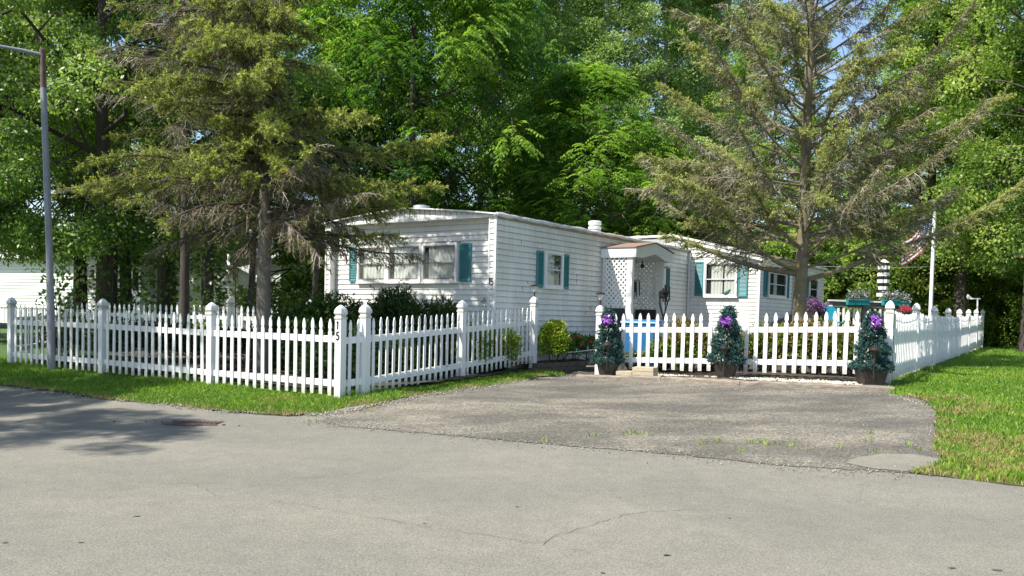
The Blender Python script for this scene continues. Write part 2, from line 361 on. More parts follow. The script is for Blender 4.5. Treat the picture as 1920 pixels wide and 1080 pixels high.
# turf sheets
corner = gp(640, 760)[:2]
verge_poly = [left_far]+verge_edge+drive_left+[np.array([.55, 15.3]), np.array([-.33, 15.1]), np.array([-3.8, 17.6]), np.array([-10, 19]), left_far+np.array([3, 30])]
def vb(x, y): return .02*np.sin(3*x+1)*np.sin(2.3*y)+.008*np.sin(9*x)*np.sin(11*y)
sheet('lawn', verge_poly, .014, M['turf'], .3, .08, .02, skirt=.08, bumpf=vb, seed=6)
F0 = np.array([5.5, 12.4]); F7 = np.array([15.0, 27.3])
lawn2 = lawn_right_edge+[right_far, np.array([70, 60]), np.array([30, 60]), F7+np.array([-.15, 0]), F0+np.array([-.15, -.1])]
sheet('side_lawn', lawn2, .014, M['turf'], .5, .08, .02, skirt=.08, bumpf=vb, seed=7)
# planted beds: soil
garden = [np.array([1.35, 14.75]), np.array([1.0, 14.3])]+gpts([(1085, 701), (1250, 708), (1400, 719), (1668, 733)])+[F0+np.array([.05, -.3]), F0+(F7-F0)*.98, np.array([9, 34]), np.array([3.5, 21])]
sheet('garden_soil', garden, .022, M['soil'], .5, .2, .02, bumpf=vb, seed=8)
sheet('yard_soil', [np.array(p) for p in [(-8.6, 15.2), (-7, 14.2), (-4.5, 12.7), (-2.35, 11.3), (-1.7, 11.6), (-.6, 13.1), (.3, 15), (-.33, 15.4), (-3.8, 17.9), (-8, 19)]], .075, M['soil'], .5, .2, .04, bumpf=vb, seed=9)
mu = [np.array(p) for p in [(-4.9, 14.2), (-4.2, 13.6), (-3.2, 13.3), (-2.9, 13.8), (-3.4, 14.6), (-4.4, 15)]]
sheet('mulch', mu, .10, M['mulch'], .2, .15, .03, seed=10)
# cracks and spots in the road
def ribbon(px, wpx, seed):
    rg = np.random.default_rng(seed); pts = [gp(*p) for p in px]; out = []
    for a, b in zip(pts[:-1], pts[1:]):
        k = max(2, int(np.linalg.norm(b-a)/.06))
        for t in range(k): out.append(a+(b-a)*t/k+np.array([*rg.normal(0, .012, 2), 0]))
    out.append(pts[-1]); out = np.array(out); d = nrm(np.gradient(out, axis=0)); s = np.column_stack([-d[:, 1], d[:, 0], 0*d[:, 0]])
    w = wpx*rg.uniform(.3, 1, len(out))[:, None]
    out[:, 2] = G(out[:, 0], out[:, 1])+.004
    return np.vstack([out+s*w, out-s*w]), [(i, i+1, len(out)+i+1, len(out)+i) for i in range(len(out)-1)]
Vs, Fs, o = [], [], 0
cr = [([(255, 875), (320, 866), (435, 856)], .002), ([(295, 907), (440, 906), (505, 902), (625, 892), (700, 884)], .0022),
      ([(370, 910), (405, 930), (500, 937), (550, 945), (635, 960), (720, 975), (850, 995), (960, 1012), (1010, 1020)], .0022),
      ([(1010, 1020), (1085, 992), (1135, 977), (1175, 965), (1225, 960), (1300, 955)], .0028), ([(1075, 1030), (1135, 1045), (1195, 1055), (1260, 1070)], .0015),
      ([(1300, 955), (1370, 968), (1405, 972)], .0015)]
for i, (p, wd) in enumerate(cr):
    v, f = ribbon(p, wd, i); Vs.append(v); Fs += [tuple(a+o for a in q) for q in f]; o += len(v)
rg = np.random.default_rng(5)
spots = [(255, 969, .035), (152, 1018, .02), (10, 1018, .03), (1249, 1042, .035), (464, 882, .02), (1367, 972, .02), (1250, 1042, .02), (1163, 933, .015), (970, 951, .02), (1870, 1070, .04), (1785, 1066, .03), (214, 933, .015), (795, 982, .02), (1130, 1075, .02), (1030, 910, .01), (1150, 858, .012), (560, 807, .012), (635, 940, .02), (1208, 931, .015)]
for x, y, r in spots:
    c = gp(x, y); k = 9; a = np.linspace(0, 6.28, k, endpoint=False); rr = .72*r*rg.uniform(.45, 1.15, k)
    v = np.column_stack([c[0]+rr*np.cos(a), c[1]+rr*.8*np.sin(a), np.full(k, c[2]+.004)]); Vs.append(v); Fs.append(tuple(range(o, o+k))); o += k
me = bpy.data.meshes.new('road_cracks'); me.from_pydata(np.vstack(Vs).tolist(), [], Fs); me.update(); link('road_cracks', me, m=M['crack'])['kind'] = 'structure'
# sunken storm drain
c = gp(365, 795)
dr = thing('storm_drain', 'rusty sunken drain grate in broken asphalt at the road edge below the grass verge', 'drain', c)
b = MB()
for k in range(11):
    x = -.24+.047*k; b.bar((x, -.10, .010), (x+.02, .10, .010), .02, .016)
b.box(-.28, .28, .10, .12, .002, .02); b.box(-.28, .28, -.12, -.10, .002, .016)
b.obj('grate', M['rust'], dr)
b = MB(); rq = random.Random(2); vs = [(0, 0, .006)]+[((.30+rq.uniform(-.06, .05))*math.cos(k*.3927), (.15+rq.uniform(-.04, .03))*math.sin(k*.3927), .004) for k in range(16)]; b._a(vs, [(0, k+1, (k+1) % 16+1) for k in range(16)]); b.obj('broken_asphalt', M['crack'], dr)
b = MB()
for k in range(60): x, y = rq.gauss(0, .24), rq.gauss(0, .10); q = rq.uniform(.006, .016); b.box(x, x+q*1.6, y, y+q, .004, .004+q)
b.obj('rubble', M['rust'], dr); tag(dr.children[-1], None, kind='stuff')
# ------------------------------------------------------------------ grass blades
def blades(name, poly, n, near, far, h=(.03, .065), dry=None, seed=1, label=None, dz=.014, lim=None):
    rg = np.random.default_rng(seed); P = np.array(poly); x0, y0 = P.min(0); x1, y1 = P.max(0)
    if lim: x0, x1, y0, y1 = max(x0, lim[0]), min(x1, lim[1]), max(y0, lim[2]), min(y1, lim[3])
    xs = []; ys = []; tot = 0
    while tot < n:
        x = rg.uniform(x0, x1, 200000); y = rg.uniform(y0, y1, 200000); d = np.hypot(x, y)
        k = inpoly(P, x, y) & (np.abs(x/y) < 1.05) & (y > 1) & (rg.random(200000) < np.clip((near/np.maximum(d, near))**1.6, .02, 1))
        xs.append(x[k]); ys.append(y[k]); tot += k.sum()
        if not k.sum(): break
    x = np.concatenate(xs)[:n]; y = np.concatenate(ys)[:n]; n = len(x); d = np.hypot(x, y)
    z = G(x, y)+dz+vb(x, y)-.004
    sc = np.clip(d/near, 1, 2.6)**.6
    patch = .5+.5*np.sin(x*1.7+np.sin(y*2.1))*np.sin(y*1.3+1.5*np.sin(x*.9))
    H = rg.uniform(*h, n)*(.75+.5*patch)*sc**.5; W = rg.uniform(.0018, .0038, n)*sc*1.4
    a = rg.uniform(0, 6.283, n); la = rg.uniform(0, 6.283, n); ln = rg.uniform(.1, .8, n)*H
    c, s = np.cos(a), np.sin(a); lx, ly = np.cos(la)*ln, np.sin(la)*ln
    x = x+rg.normal(0, .022, n); y = y+rg.normal(0, .022, n); B = np.column_stack([x, y, z]); wv = np.column_stack([c*W, s*W, 0*W])
    mid = B+np.column_stack([lx*.35, ly*.35, H*.6]); top = B+np.column_stack([lx, ly, H])
    V = np.empty((n*4, 3)); V[0::4] = B-wv; V[1::4] = B+wv; V[2::4] = mid+wv*.75; V[3::4] = top
    big_ = np.sin(x*.8+2.1*np.sin(y*.6))*np.sin(y*.9+1.3); t = rg.normal(.42, .17, n)+.16*(patch-.5)+.12*big_
    t = np.clip(t, 0, .78)
    if dry is not None:
        dp = dry(x, y); k = rg.random(n) < dp; t[k] = rg.uniform(.86, 1, k.sum()); 
    tint = np.repeat(t, 4)
    i = np.arange(n)*4; me = npmesh(name, V, np.column_stack([i, i+1, i+2, i+3]), tint)
    o = link(name, me, m=M['grass']); o['kind'] = 'stuff'; 
    if label: o['label'] = label
    return o
def seg_d(x, y, pts):
    d = np.full(len(x), 99.)
    for a, b in zip(pts[:-1], pts[1:]):
        a = np.array(a); b = np.array(b); v = b-a; t = np.clip(((x-a[0])*v[0]+(y-a[1])*v[1])/(v@v), 0, 1)
        d = np.minimum(d, np.hypot(x-a[0]-t*v[0], y-a[1]-t*v[1]))
    return d
dryc = [(*gp(1835, 830)[:2], .42), (*gp(1870, 850)[:2], .3), (*gp(1800, 775)[:2], .25), (*gp(1840, 770)[:2], .25), (*gp(1860, 880)[:2], .3), (*gp(1790, 752)[:2], .25)]
def dry_r(x, y):
    e = seg_d(x, y, lawn_right_edge); v = np.clip(1-e/.22, 0, 1)*.8*(.5+.5*np.sin(x*7+y*5))
    for cx, cy, r in dryc: v = np.maximum(v, .75*np.exp(-((x-cx)**2+(y-cy)**2)/(r*r)*(1+.4*np.sin(9*x+7*y))))
    return v+.012
def dry_l(x, y):
    e = seg_d(x, y, verge_edge+drive_left); v = np.clip(1-e/.3, 0, 1)*.9*(.55+.45*np.sin(x*6+y*3))
    cx, cy = gp(520, 755)[:2]; v = np.maximum(v, .4*np.exp(-((x-cx)**2+(y-cy)**2)/.08))
    return v+.012
blades('grass', verge_poly, 150000, 9, 16, (.022, .05), dry_l, 2, lim=(-14, 1, 8, 16.5))
blades('grass', lawn2, 330000, 6.5, 20, (.02, .05), dry_r, 3, lim=(3, 30, 5, 40))
# tufts of weeds on the driveway
def tufts(name, pxs, n, hh, seed, label):
    n = int(n*.6)
    rg = np.random.default_rng(seed); V = []; T = []
    for px, py, r in pxs:
        c = gp(px, py); k = int(n*r/.1)
        x = c[0]+rg.normal(0, r*.6, k); y = c[1]+rg.normal(0, r*.35, k); z = G(x, y)+.01
        for a, b, q in zip(x, y, z):
            h = rg.uniform(.4, 1)*hh; an = rg.uniform(0, 6.28); ln = rg.uniform(.2, .9)*h; w2 = .004
            V += [(a-w2, b, q), (a+w2, b, q), (a+ln*math.cos(an)*.5+w2, b+ln*math.sin(an)*.5, q+h*.7), (a+ln*math.cos(an), b+ln*math.sin(an), q+h)]; T += [rg.uniform(.3, .85)]*4
    i = np.arange(len(V)//4)*4; o = link(name, npmesh(name, V, np.column_stack([i, i+1, i+2, i+3]), T), m=M['grass']); o['kind'] = 'stuff'
    return o
tufts('weeds', [(1190, 815, .12), (1110, 820, .04), (1343, 832, .06), (1423, 832, .05), (1447, 836, .07), (1484, 838, .06), (1407, 833, .04), (1630, 815, .05), (1625, 830, .05), (1638, 850, .06), (1705, 837, .05), (1577, 842, .04), (1023, 828, .04), (583, 794, .05), (1045, 706, .05), (840, 738, .06), (1440, 711, .13), (1480, 713, .18), (1575, 716, .06), (1390, 848, .03), (1512, 846, .03), (1725, 846, .04), (1312, 836, .03)], 34, .05, 4, '')
# ------------------------------------------------------------------ house (local frame: x along the long wall, y to the left/back, z up)
_c = at_y(930, 402, 15.); HO = np.array([_c[0], _c[1], 0.]); HA = math.atan2(.823, .568)
home = thing('mobile_home', 'long white mobile home with teal shutters and dirty lap siding behind the fences', 'mobile home', HO, HA)
def siding(mb, o, u, n, width, z0, z1, top=None, ex=.098, lip=.016, gr=.006):
    o, u, n = map(lambda q: np.array(q, float), (o, u, n)); z = z0; up = np.array([0, 0, 1.])
    while z < z1-1e-6:
        zt = min(z+ex, z1)
        xs = [(0, width)]
        if top is not None:
            x0, x1 = top(zt); xs = [(x0, x1)] if x1 > x0+.02 else []
        for x0, x1 in xs:
            a = o+u*x0; b2 = o+u*x1
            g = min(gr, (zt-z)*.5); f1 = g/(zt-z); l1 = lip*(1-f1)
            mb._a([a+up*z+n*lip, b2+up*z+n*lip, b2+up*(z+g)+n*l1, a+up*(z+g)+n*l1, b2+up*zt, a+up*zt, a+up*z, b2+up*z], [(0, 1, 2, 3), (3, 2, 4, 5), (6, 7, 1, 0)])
            mb.mi += [1, 0, 1]  # lower strip and lip of each course carry the painted lap shadow and grime
        z = zt
W_, L_ = 4.23, 8.46
# end wall, recessed .15
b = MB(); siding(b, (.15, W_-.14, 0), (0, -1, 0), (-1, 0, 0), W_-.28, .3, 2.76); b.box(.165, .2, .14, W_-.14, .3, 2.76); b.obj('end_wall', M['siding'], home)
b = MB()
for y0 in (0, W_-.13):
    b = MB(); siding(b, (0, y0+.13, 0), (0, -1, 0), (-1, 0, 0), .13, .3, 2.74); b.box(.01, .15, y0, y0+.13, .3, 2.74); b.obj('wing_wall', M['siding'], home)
for y0, y1 in ((-.03, .012), (.112, .135), (W_-.02, W_+.015), (W_-.14, W_-.115)):
    b = MB(); b.box(-.022, .0, y0, y1, .3, 2.74); b.obj('corner_trim', M['whitepaint'], home)
b = MB(); b.box(-.03, .15, -.02, W_+.02, 2.74, 2.80); b.obj('header_beam', M['whitepaint'], home)
# ribbed gable strip
b = MB(); b.prism([(-.02, 2.80), (W_+.02, 2.80), (W_/2, 2.985)], (-.012, 0, 0), (0, 1, 0), (0, 0, 1), (1, 0, 0), .10); 
for k in range(1, 34):
    y = k*W_/34; zt = 2.80+.185*(1-abs(y-W_/2)/(W_/2))
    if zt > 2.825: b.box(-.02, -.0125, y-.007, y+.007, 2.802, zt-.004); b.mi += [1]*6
b.obj('gable_panel', M['whitepaint'], home)
# long walls
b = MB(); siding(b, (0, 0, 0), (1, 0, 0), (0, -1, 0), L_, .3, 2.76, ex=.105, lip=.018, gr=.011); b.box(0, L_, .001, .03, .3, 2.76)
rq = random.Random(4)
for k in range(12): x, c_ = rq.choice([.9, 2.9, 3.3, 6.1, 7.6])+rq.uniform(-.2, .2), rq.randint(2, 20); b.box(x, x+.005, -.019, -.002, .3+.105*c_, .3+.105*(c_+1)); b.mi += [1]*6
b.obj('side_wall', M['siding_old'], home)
b = MB(); b.box(.2, 14.3, W_-.03, W_, .3, 2.76).box(14.27, 14.3, -1.8, W_-.04, .3, 2.6); b.obj('rear_wall', M['siding'], home)
b = MB(); b.box(.02, L_, .035, .06, .05, .3).box(.2, .24, .04, W_-.04, .05, .3); b.obj('skirting', M['whitepaint'], home)
# roof: shallow curve with overhang
prof = [(y, 2.80+.20*(1-(abs(y-W_/2)/(W_/2+.06))**1.25)) for y in np.linspace(-.06, W_+.06, 15)]
b = MB()
poly = [(y, z) for y, z in prof]+[(y, z-.035) for y, z in prof[::-1]]
b.prism(poly, (-.06, 0, 0), (0, 1, 0), (0, 0, 1), (1, 0, 0), L_+.3); roof = b.obj('roof', M['roofmetal'], home, True)
b = MB(); rg2 = random.Random(3)
pts = [(-.05+.18*k, -.045+rg2.uniform(-.006, .006), 2.785+rg2.uniform(-.008, .008)) for k in range(int((L_+.1)/.18))]
b.tube(pts, [.034+rg2.uniform(-.008, .012) for _ in pts], 8); b.obj('roof_edge', M['roofmetal'], home, True)
b = MB(); b.box(0.02, L_, -.028, -.0165, 2.715, 2.765); b.obj('eave_trim', M['grime'], home)
b = MB(); b.box(-.075, -.061, -.06, .0, 2.76, 2.80)
for (y, z), (y2, z2) in zip(prof[:-1], prof[1:]): b.bar((-.07, y, z-.012), (-.07, y2, z2-.012), .02, .036, (1, 0, 0))
b.obj('roof_trim', M['whitepaint'], home)
b = MB(); b.lathe([(0, .12), (.05, .12), (.06, .17), (.11, .16), (.13, .05)], (.45, 2.1, 2.98)); b.obj('roof_vent', M['alum'], roof, True)
b = MB(); b.lathe([(0, .11), (.1, .11), (.1, .15), (.17, .15), (.17, .11), (.2, .11), (.2, .16), (.26, .16), (.28, .11), (.31, .16), (.38, .16), (.40, .13)], (6.2, 1.5, 2.96)); b.obj('chimney', M['roofmetal'], roof, True)
def window(par, fo, u, n, x0, x1, z0, z1, style='two', name='window', curt=True, mat_frame='whitepaint'):
    """window in the plane (fo,u,n): u to the right seen from outside, n outwards"""
    fo, u, n = map(lambda q: np.array(q, float), (fo, u, n)); up = np.array([0, 0, 1.])
    def bx(mb, xa, xb, za, zb, da, db):
        c = [fo+u*x+up*z+n*d for d in (da, db) for x, z in ((xa, za), (xb, za), (xb, zb), (xa, zb))]
        mb._a(c, [(0, 1, 2, 3), (4, 5, 6, 7), (0, 1, 5, 4), (1, 2, 6, 5), (2, 3, 7, 6), (3, 0, 4, 7)])
    t = .045; b = MB(); bx(b, x0, x1, z0, z0+t, .0155, .075); bx(b, x0, x1, z1-t, z1, .0155, .075); bx(b, x0, x0+t, z0+t, z1-t, .0155, .075); bx(b, x1-t, x1, z0+t, z1-t, .0155, .075)
    bx(b, x0-.02, x1+.02, z0-.025, z0-.0005, .0155, .085)
    w = b.obj(name, M[mat_frame], par); xa, xb, za, zb = x0+t, x1-t, z0+t, z1-t; zm = (za+zb)/2
    b = MB(); s = .022
    for (p, q, d) in ((za, zm+.012, .040), (zm-.012, zb, .052)):
        bx(b, xa+.0005, xb-.0005, p, p+s, d, d+.012); bx(b, xa+.0005, xb-.0005, q-s, q, d, d+.012); bx(b, xa+.0005, xa+s, p+s, q-s, d, d+.012); bx(b, xb-s, xb-.0005, p+s, q-s, d, d+.012)
    b.obj('sash', M['brownsash' if style == 'brown' else 'sash'], w)
    b = MB(); b._a([fo+u*x+up*z+n*.048 for x, z in ((xa, za), (xb, za), (xb, zb), (xa, zb))], [(0, 1, 2, 3)]); b.obj('pane', M['glass'], w)
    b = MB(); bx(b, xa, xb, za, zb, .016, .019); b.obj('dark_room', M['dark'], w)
    if curt:
        gap = [(xa+.02, xb-.02)] if curt is True else curt
        b = MB()
        for ca, cb in gap:
            N = max(8, int((cb-ca)/.012)); vs = []
            for i in range(N+1):
                x = ca+(cb-ca)*i/N; d = .0285+.008*math.sin(x*2*math.pi/.085)+.002*math.sin(x*31); zz = za+.02+.012*abs(math.sin(x*math.pi/.085))
                vs += [fo+u*x+up*zz+n*d, fo+u*x+up*(zb-.02)+n*d]
            b._a(vs, [(2*i, 2*i+2, 2*i+3, 2*i+1) for i in range(N)])
        b.obj('curtain', M['shadecurtain' if style == 'dim' else 'curtain'], w, True)
    return w
def shutter(par, fo, u, n, x0, x1, z0, z1, lab=None):
    fo, u, n = map(lambda q: np.array(q, float), (fo, u, n)); up = np.array([0, 0, 1.]); b = MB()
    def bx(xa, xb, za, zb, da, db):
        c = [fo+u*x+up*z+n*d for d in (da, db) for x, z in ((xa, za), (xb, za), (xb, zb), (xa, zb))]
        b._a(c, [(0, 1, 2, 3), (4, 5, 6, 7), (0, 1, 5, 4), (1, 2, 6, 5), (2, 3, 7, 6), (3, 0, 4, 7)])
    s = .028; bx(x0, x0+s, z0, z1, .0155, .045); bx(x1-s, x1, z0, z1, .0155, .045); bx(x0+s, x1-s, z0, z0+.04, .0155, .045); bx(x0+s, x1-s, z1-.04, z1, .0155, .045)
    k = int((z1-z0-.08)/.032)
    for i in range(k):
        z = z0+.04+i*(z1-z0-.08)/k; h = (z1-z0-.08)/k
        c = [fo+u*(x0+s)+up*z+n*.040, fo+u*(x1-s)+up*z+n*.040, fo+u*(x1-s)+up*(z+h*.95)+n*.020, fo+u*(x0+s)+up*(z+h*.95)+n*.020, fo+u*(x0+s)+up*z+n*.018, fo+u*(x1-s)+up*z+n*.018]
        b._a(c, [(0, 1, 2, 3), (0, 4, 5, 1)])
    o = b.obj('shutter', M['teal'], par)
    return o
EO, EU, EN = (.15, 0, 0), (0, -1, 0), (-1, 0, 0)     # end wall frame: x = -y
def ew(y0, y1): return (-y1, -y0)
for y1, y0 in ((3.44, 2.66), (2.64, 1.78), (1.76, .92)):
    window(home, EO, EU, EN, -y1, -y0, 1.61, 2.33, style='brown', curt=[(-y1+.15, -y0-.09)])
b = MB(); b.box(.10, .134, .88, 3.46, 2.331, 2.36); b.obj('window_drip_cap', M['grime'], home)
shutter(home, EO, EU, EN, -3.69, -3.47, 1.62, 2.33); shutter(home, EO, EU, EN, -.88, -.62, 1.62, 2.31)
LO, LU, LN = (0, 0, 0), (1, 0, 0), (0, -1, 0)
window(home, LO, LU, LN, 1.55, 2.20, 1.57, 2.27, style='dim', curt=[(1.62, 1.92)]); shutter(home, LO, LU, LN, 1.30, 1.52, 1.57, 2.25); shutter(home, LO, LU, LN, 2.24, 2.46, 1.57, 2.25)
window(home, LO, LU, LN, 6.42, 6.95, 1.5, 2.27, curt=[(6.5, 6.7)]); shutter(home, LO, LU, LN, 6.98, 7.26, 1.55, 2.27)
# house number on the fin
def glyph(mb, ch, o, u, up, n, h, t=.006, wd=.016):
    o, u, up, n = map(lambda q: np.array(q, float), (o, u, up, n))
    def P(x, y): return o+u*x*h+up*y*h+n*t/2
    S = {'1': [[(0.12, .78), (.32, 1.0)], [(.32, 1.0), (.27, 0)]],
         '5': [[(.5, 1.), (.14, .96)], [(.14, .96), (.10, .55)], [(.10, .55), (.32, .62)], [(.32, .62), (.48, .50)], [(.48, .50), (.50, .28)], [(.50, .28), (.34, .03)], [(.34, .03), (.12, .02)], [(.12, .02), (.03, .12)]]}
    for a, c in S[ch]: mb.bar(P(*a), P(*c), t, wd, up=n) if False else mb.bar(P(*a), P(*c), wd, t, up=n)
b = MB(); glyph(b, '1', (-.0205, .125, 1.56), (0, -1, 0), (0, 0, 1), (-1, 0, 0), .115); glyph(b, '5', (-.0205, .07, 1.545), (0, -1, 0), (0, 0, 1), (-1, 0, 0), .115); b.obj('house_number', M['black'], home)
b = MB(); b.box(.10, .134, .30, .42, 1.27, 1.34).box(.09, .099, .32, .35, 1.28, 1.33); b.obj('outdoor_socket', M['alum'], home)
# porch
b = MB(); DR = .19; y_o = -.84
ov = [(3.77, 2.475), (4.71, 2.635), (5.66, 2.475)]
for (xa, za), (xb, zb) in zip(ov[:-1], ov[1:]):
    b.prism([(xa, za), (xb, zb), (xb, zb+.022), (xa, za+.022)], (0, y_o-.02, 0), (1, 0, 0), (0, 0, 1), (0, 1, 0), .82)
pr = b.obj('porch_roof', M['shingle'], home)
b = MB(); b.box(3.79, 3.815, y_o, -.02, 2.28, 2.47); b.box(5.61, 5.635, y_o, -.02, 2.28, 2.47)
b.prism([(3.8155, 2.28), (3.8155, 2.474), (4.71, 2.63), (5.6095, 2.474), (5.6095, 2.28), (5.25, 2.28), (4.71, 2.40), (4.10, 2.28)], (0, y_o, 0), (1, 0, 0), (0, 0, 1), (0, 1, 0), .025)
b.obj('fascia', M['whitepaint'], pr)
b = MB(); b.prism([(3.82, 2.30), (4.71, 2.42), (5.6, 2.30), (5.6, 2.31), (4.71, 2.43), (3.82, 2.31)], (0, y_o+.03, 0), (1, 0, 0), (0, 0, 1), (0, 1, 0), .78); b.obj('soffit', M['whitepaint'], pr)
def lattice(mb, o, u, wd, z0, z1, t=.012, pitch=.078, sw=.034):
    o, u = np.array(o, float), np.array(u, float); up = np.array([0, 0, 1.]); n = np.cross(u, up)
    for sgn, off in ((1, 0), (-1, 1)):
        c = -3.5
        while c < 4:
            # line x*sgn + (z-z0) = c
            pts = []
            for x in (0, wd):
                z = z0+c-sgn*x
                if z0 <= z <= z1: pts.append((x, z))
            for z in (z0, z1):
                x = (c-(z-z0))*sgn
                if 0 < x < wd: pts.append((x, z))
            if len(pts) >= 2 and math.hypot(pts[0][0]-pts[1][0], pts[0][1]-pts[1][1]) > .05:
                p, q = [o+u*x+up*z+n*(off*t*.55) for x, z in pts[:2]]; mb.bar(p, q, t*.5, sw, up=n) if False else mb.bar(p, q, sw, t*.5, up=n)
            c += pitch*1.414
b = MB(); lattice(b, (3.84, -.10, 0), (0, -1, 0), .50, 1.23, 2.28); b.obj('lattice_panel', M['whitepaint'], home)
b = MB(); lattice(b, (5.5, -.04, 0), (0, -1, 0), .5, 1.23, 2.28); b.obj('lattice_panel', M['whitepaint'], home)
b = MB(); b.box(3.82, 3.86, -.10, -.05, .2, 2.285); b.obj('lattice_frame', M['sash'], home)
b = MB(); b.box(3.83, 3.93, -.74, -.61, .15, 2.285); b.obj('porch_post', M['whitepaint'], home)
b = MB(); b.box(5.42, 5.54, -.72, -.56, .15, 2.285); b.obj('porch_post', M['whitepaint'], home)
b = MB(); b.box(3.82, 3.87, -.60, -.02, .15, 1.22); b.box(5.47, 5.53, -.55, -.02, .15, 1.22); b.box(3.93, 5.42, -.72, -.68, .15, .62); b.obj('porch_skirt', M['darkwood'], home)
b = MB(); b.box(3.87, 5.47, -.66, -.02, .62, .68); b.obj('porch_floor', M['greywood'], home)
b = MB(); b.box(4.25, 4.28, -.06, -.02, .69, 2.2).box(4.28, 5.12, -.05, -.02, .69, 2.2); dd = b.obj('door', M['whitepaint'], home)
b = MB(); b.ell((4.36, -.085, 1.45), (.03, .03, .03)); b.obj('handle', M['bronze'], dd)
for x in (4.0, 5.2):
    b = MB(); b.lathe([(0, .035), (.05, .045), (.09, .03), (.10, .012), (.17, .012)], (x, -.3, 2.14)); b.obj('porch_light', M['bronze'], home, True)
# downpipe
b = MB(); b.box(8.39, 8.44, -.075, -.025, .3, 2.7); b.obj('downpipe', M['whitepaint'], home)
# wing (rear unit) with the gable wall facing the road
WY = -1.86; WX = L_
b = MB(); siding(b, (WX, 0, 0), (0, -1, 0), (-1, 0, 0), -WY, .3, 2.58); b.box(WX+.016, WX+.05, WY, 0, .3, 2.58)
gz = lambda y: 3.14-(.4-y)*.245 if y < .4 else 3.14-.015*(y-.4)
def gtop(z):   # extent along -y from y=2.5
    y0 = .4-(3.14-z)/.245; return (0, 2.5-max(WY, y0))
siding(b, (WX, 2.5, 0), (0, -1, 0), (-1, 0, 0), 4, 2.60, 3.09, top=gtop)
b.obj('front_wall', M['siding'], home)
b = MB(); b.box(WX-.03, WX+.0, WY-.025, WY+.03, .3, 2.6); b.obj('corner_trim', M['whitepaint'], home)
poly = [(2.6, gz(2.6)), (.4, 3.14), (WY-.12, gz(WY-.12)), (WY-.12, gz(WY-.12)+.05), (.4, 3.19), (2.6, gz(2.6)+.05)]
b = MB(); b.prism(poly, (WX-.12, 0, 0), (0, 1, 0), (0, 0, 1), (1, 0, 0), 14.4-WX); b.obj('rear_roof', M['roofmetal'], home)
b = MB(); b.prism([(-.3, gz(-.3)-.012), (WY-.12, gz(WY-.12)-.012), (WY-.12, gz(WY-.12)-.09), (-.3, gz(-.3)-.09)], (WX-.1, 0, 0), (0, 1, 0), (0, 0, 1), (1, 0, 0), .03); b.obj('fascia', M['whitepaint'], home)
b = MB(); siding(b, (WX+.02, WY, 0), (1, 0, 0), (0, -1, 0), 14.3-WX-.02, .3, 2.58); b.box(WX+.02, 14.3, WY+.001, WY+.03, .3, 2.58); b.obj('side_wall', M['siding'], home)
FO, FU, FN = (WX, 0, 0), (0, -1, 0), (-1, 0, 0)
window(home, FO, FU, FN, .45, 1.32, 1.60, 2.47, curt=[(.64, .94), (.98, 1.26)]); shutter(home, FO, FU, FN, .20, .43, 1.62, 2.48); shutter(home, FO, FU, FN, 1.34, 1.58, 1.60, 2.46)
SO, SU, SN = (0, WY, 0), (1, 0, 0), (0, -1, 0)
window(home, SO, SU, SN, 9.0, 10.45, 1.62, 2.28, curt=[(9.5, 9.75)]); shutter(home, SO, SU, SN, 8.74, 8.97, 1.62, 2.28); shutter(home, SO, SU, SN, 10.48, 10.75, 1.62, 2.28)
window(home, SO, SU, SN, 12.6, 13.5, 1.62, 2.28, curt=False); shutter(home, SO, SU, SN, 12.3, 12.57, 1.62, 2.28)
b = MB(); lattice(b, (11.1, WY-.06, 0), (1, 0, 0), .8, 1.1, 2.4); b.obj('lattice_panel', M['whitepaint'], home)
b = MB(); b.prism([(9.0, .9), (11.2, 1.25), (11.2, .2), (9.9, .2)], (0, WY-.1, 0), (1, 0, 0), (0, 0, 1), (0, 1, 0), .04); b.obj('stair_side', M['greywood'], home)
def hw(a, bb, z):   # house local to world
    c, s = math.cos(HA), math.sin(HA); return (HO[0]+a*c-bb*s, HO[1]+a*s+bb*c, z)
# ------------------------------------------------------------------ neighbour's house behind on the left
def px_at(px, py, Y): return at_y(px, py, Y)
A = px_at(-60, 600, 36); B_ = px_at(526, 600, 31); A[2] = B_[2] = 0; d = (B_-A); LN_ = np.linalg.norm(d); ang = math.atan2(d[1], d[0])
nb = thing('neighbour_home', 'pale mobile home with grey roof half hidden behind the ivy covered trees', 'mobile home', A, ang)
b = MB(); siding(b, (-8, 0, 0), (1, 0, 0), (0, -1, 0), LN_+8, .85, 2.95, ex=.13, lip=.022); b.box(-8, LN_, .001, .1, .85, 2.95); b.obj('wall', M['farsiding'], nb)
b = MB(); b.box(-8, LN_, .02, .06, .2, .85)
for k in range(int((LN_+8)/.2)): b.box(-8+.2*k, -7.96+.2*k, 0, .0195, .2, .85)
b.obj('skirting', M['whitepaint'], nb)
b = MB(); b.prism([(-.35, 2.93), (-.35, 2.98), (2.5, 3.85), (5.3, 2.98), (5.3, 2.93), (2.5, 3.8)], (-8.2, 0, 0), (0, 1, 0), (0, 0, 1), (1, 0, 0), LN_+8.5); b.obj('roof', M['greyshingle'], nb)
b = MB(); b.box(-8.2, LN_+.3, -.38, -.351, 2.85, 3.0); b.obj('gutter', M['whitepaint'], nb)
b = MB(); b.prism([(0.01, .2), (0.01, 2.92), (2.5, 3.75), (5, 2.92), (5, .2)], (LN_-.02, 0, 0), (0, 1, 0), (0, 0, 1), (-1, 0, 0), .05); b.obj('end_wall', M['farsiding'], nb)
b = MB(); b.box(LN_-.06, LN_+.03, -.04, -.0225, .3, 2.93); b.obj('corner_trim', M['whitepaint'], nb)
def nb_x(px):
    p = on_line(px, A, B_); return float(np.linalg.norm(p-A[:2])*np.sign((p-A[:2])@d[:2]))
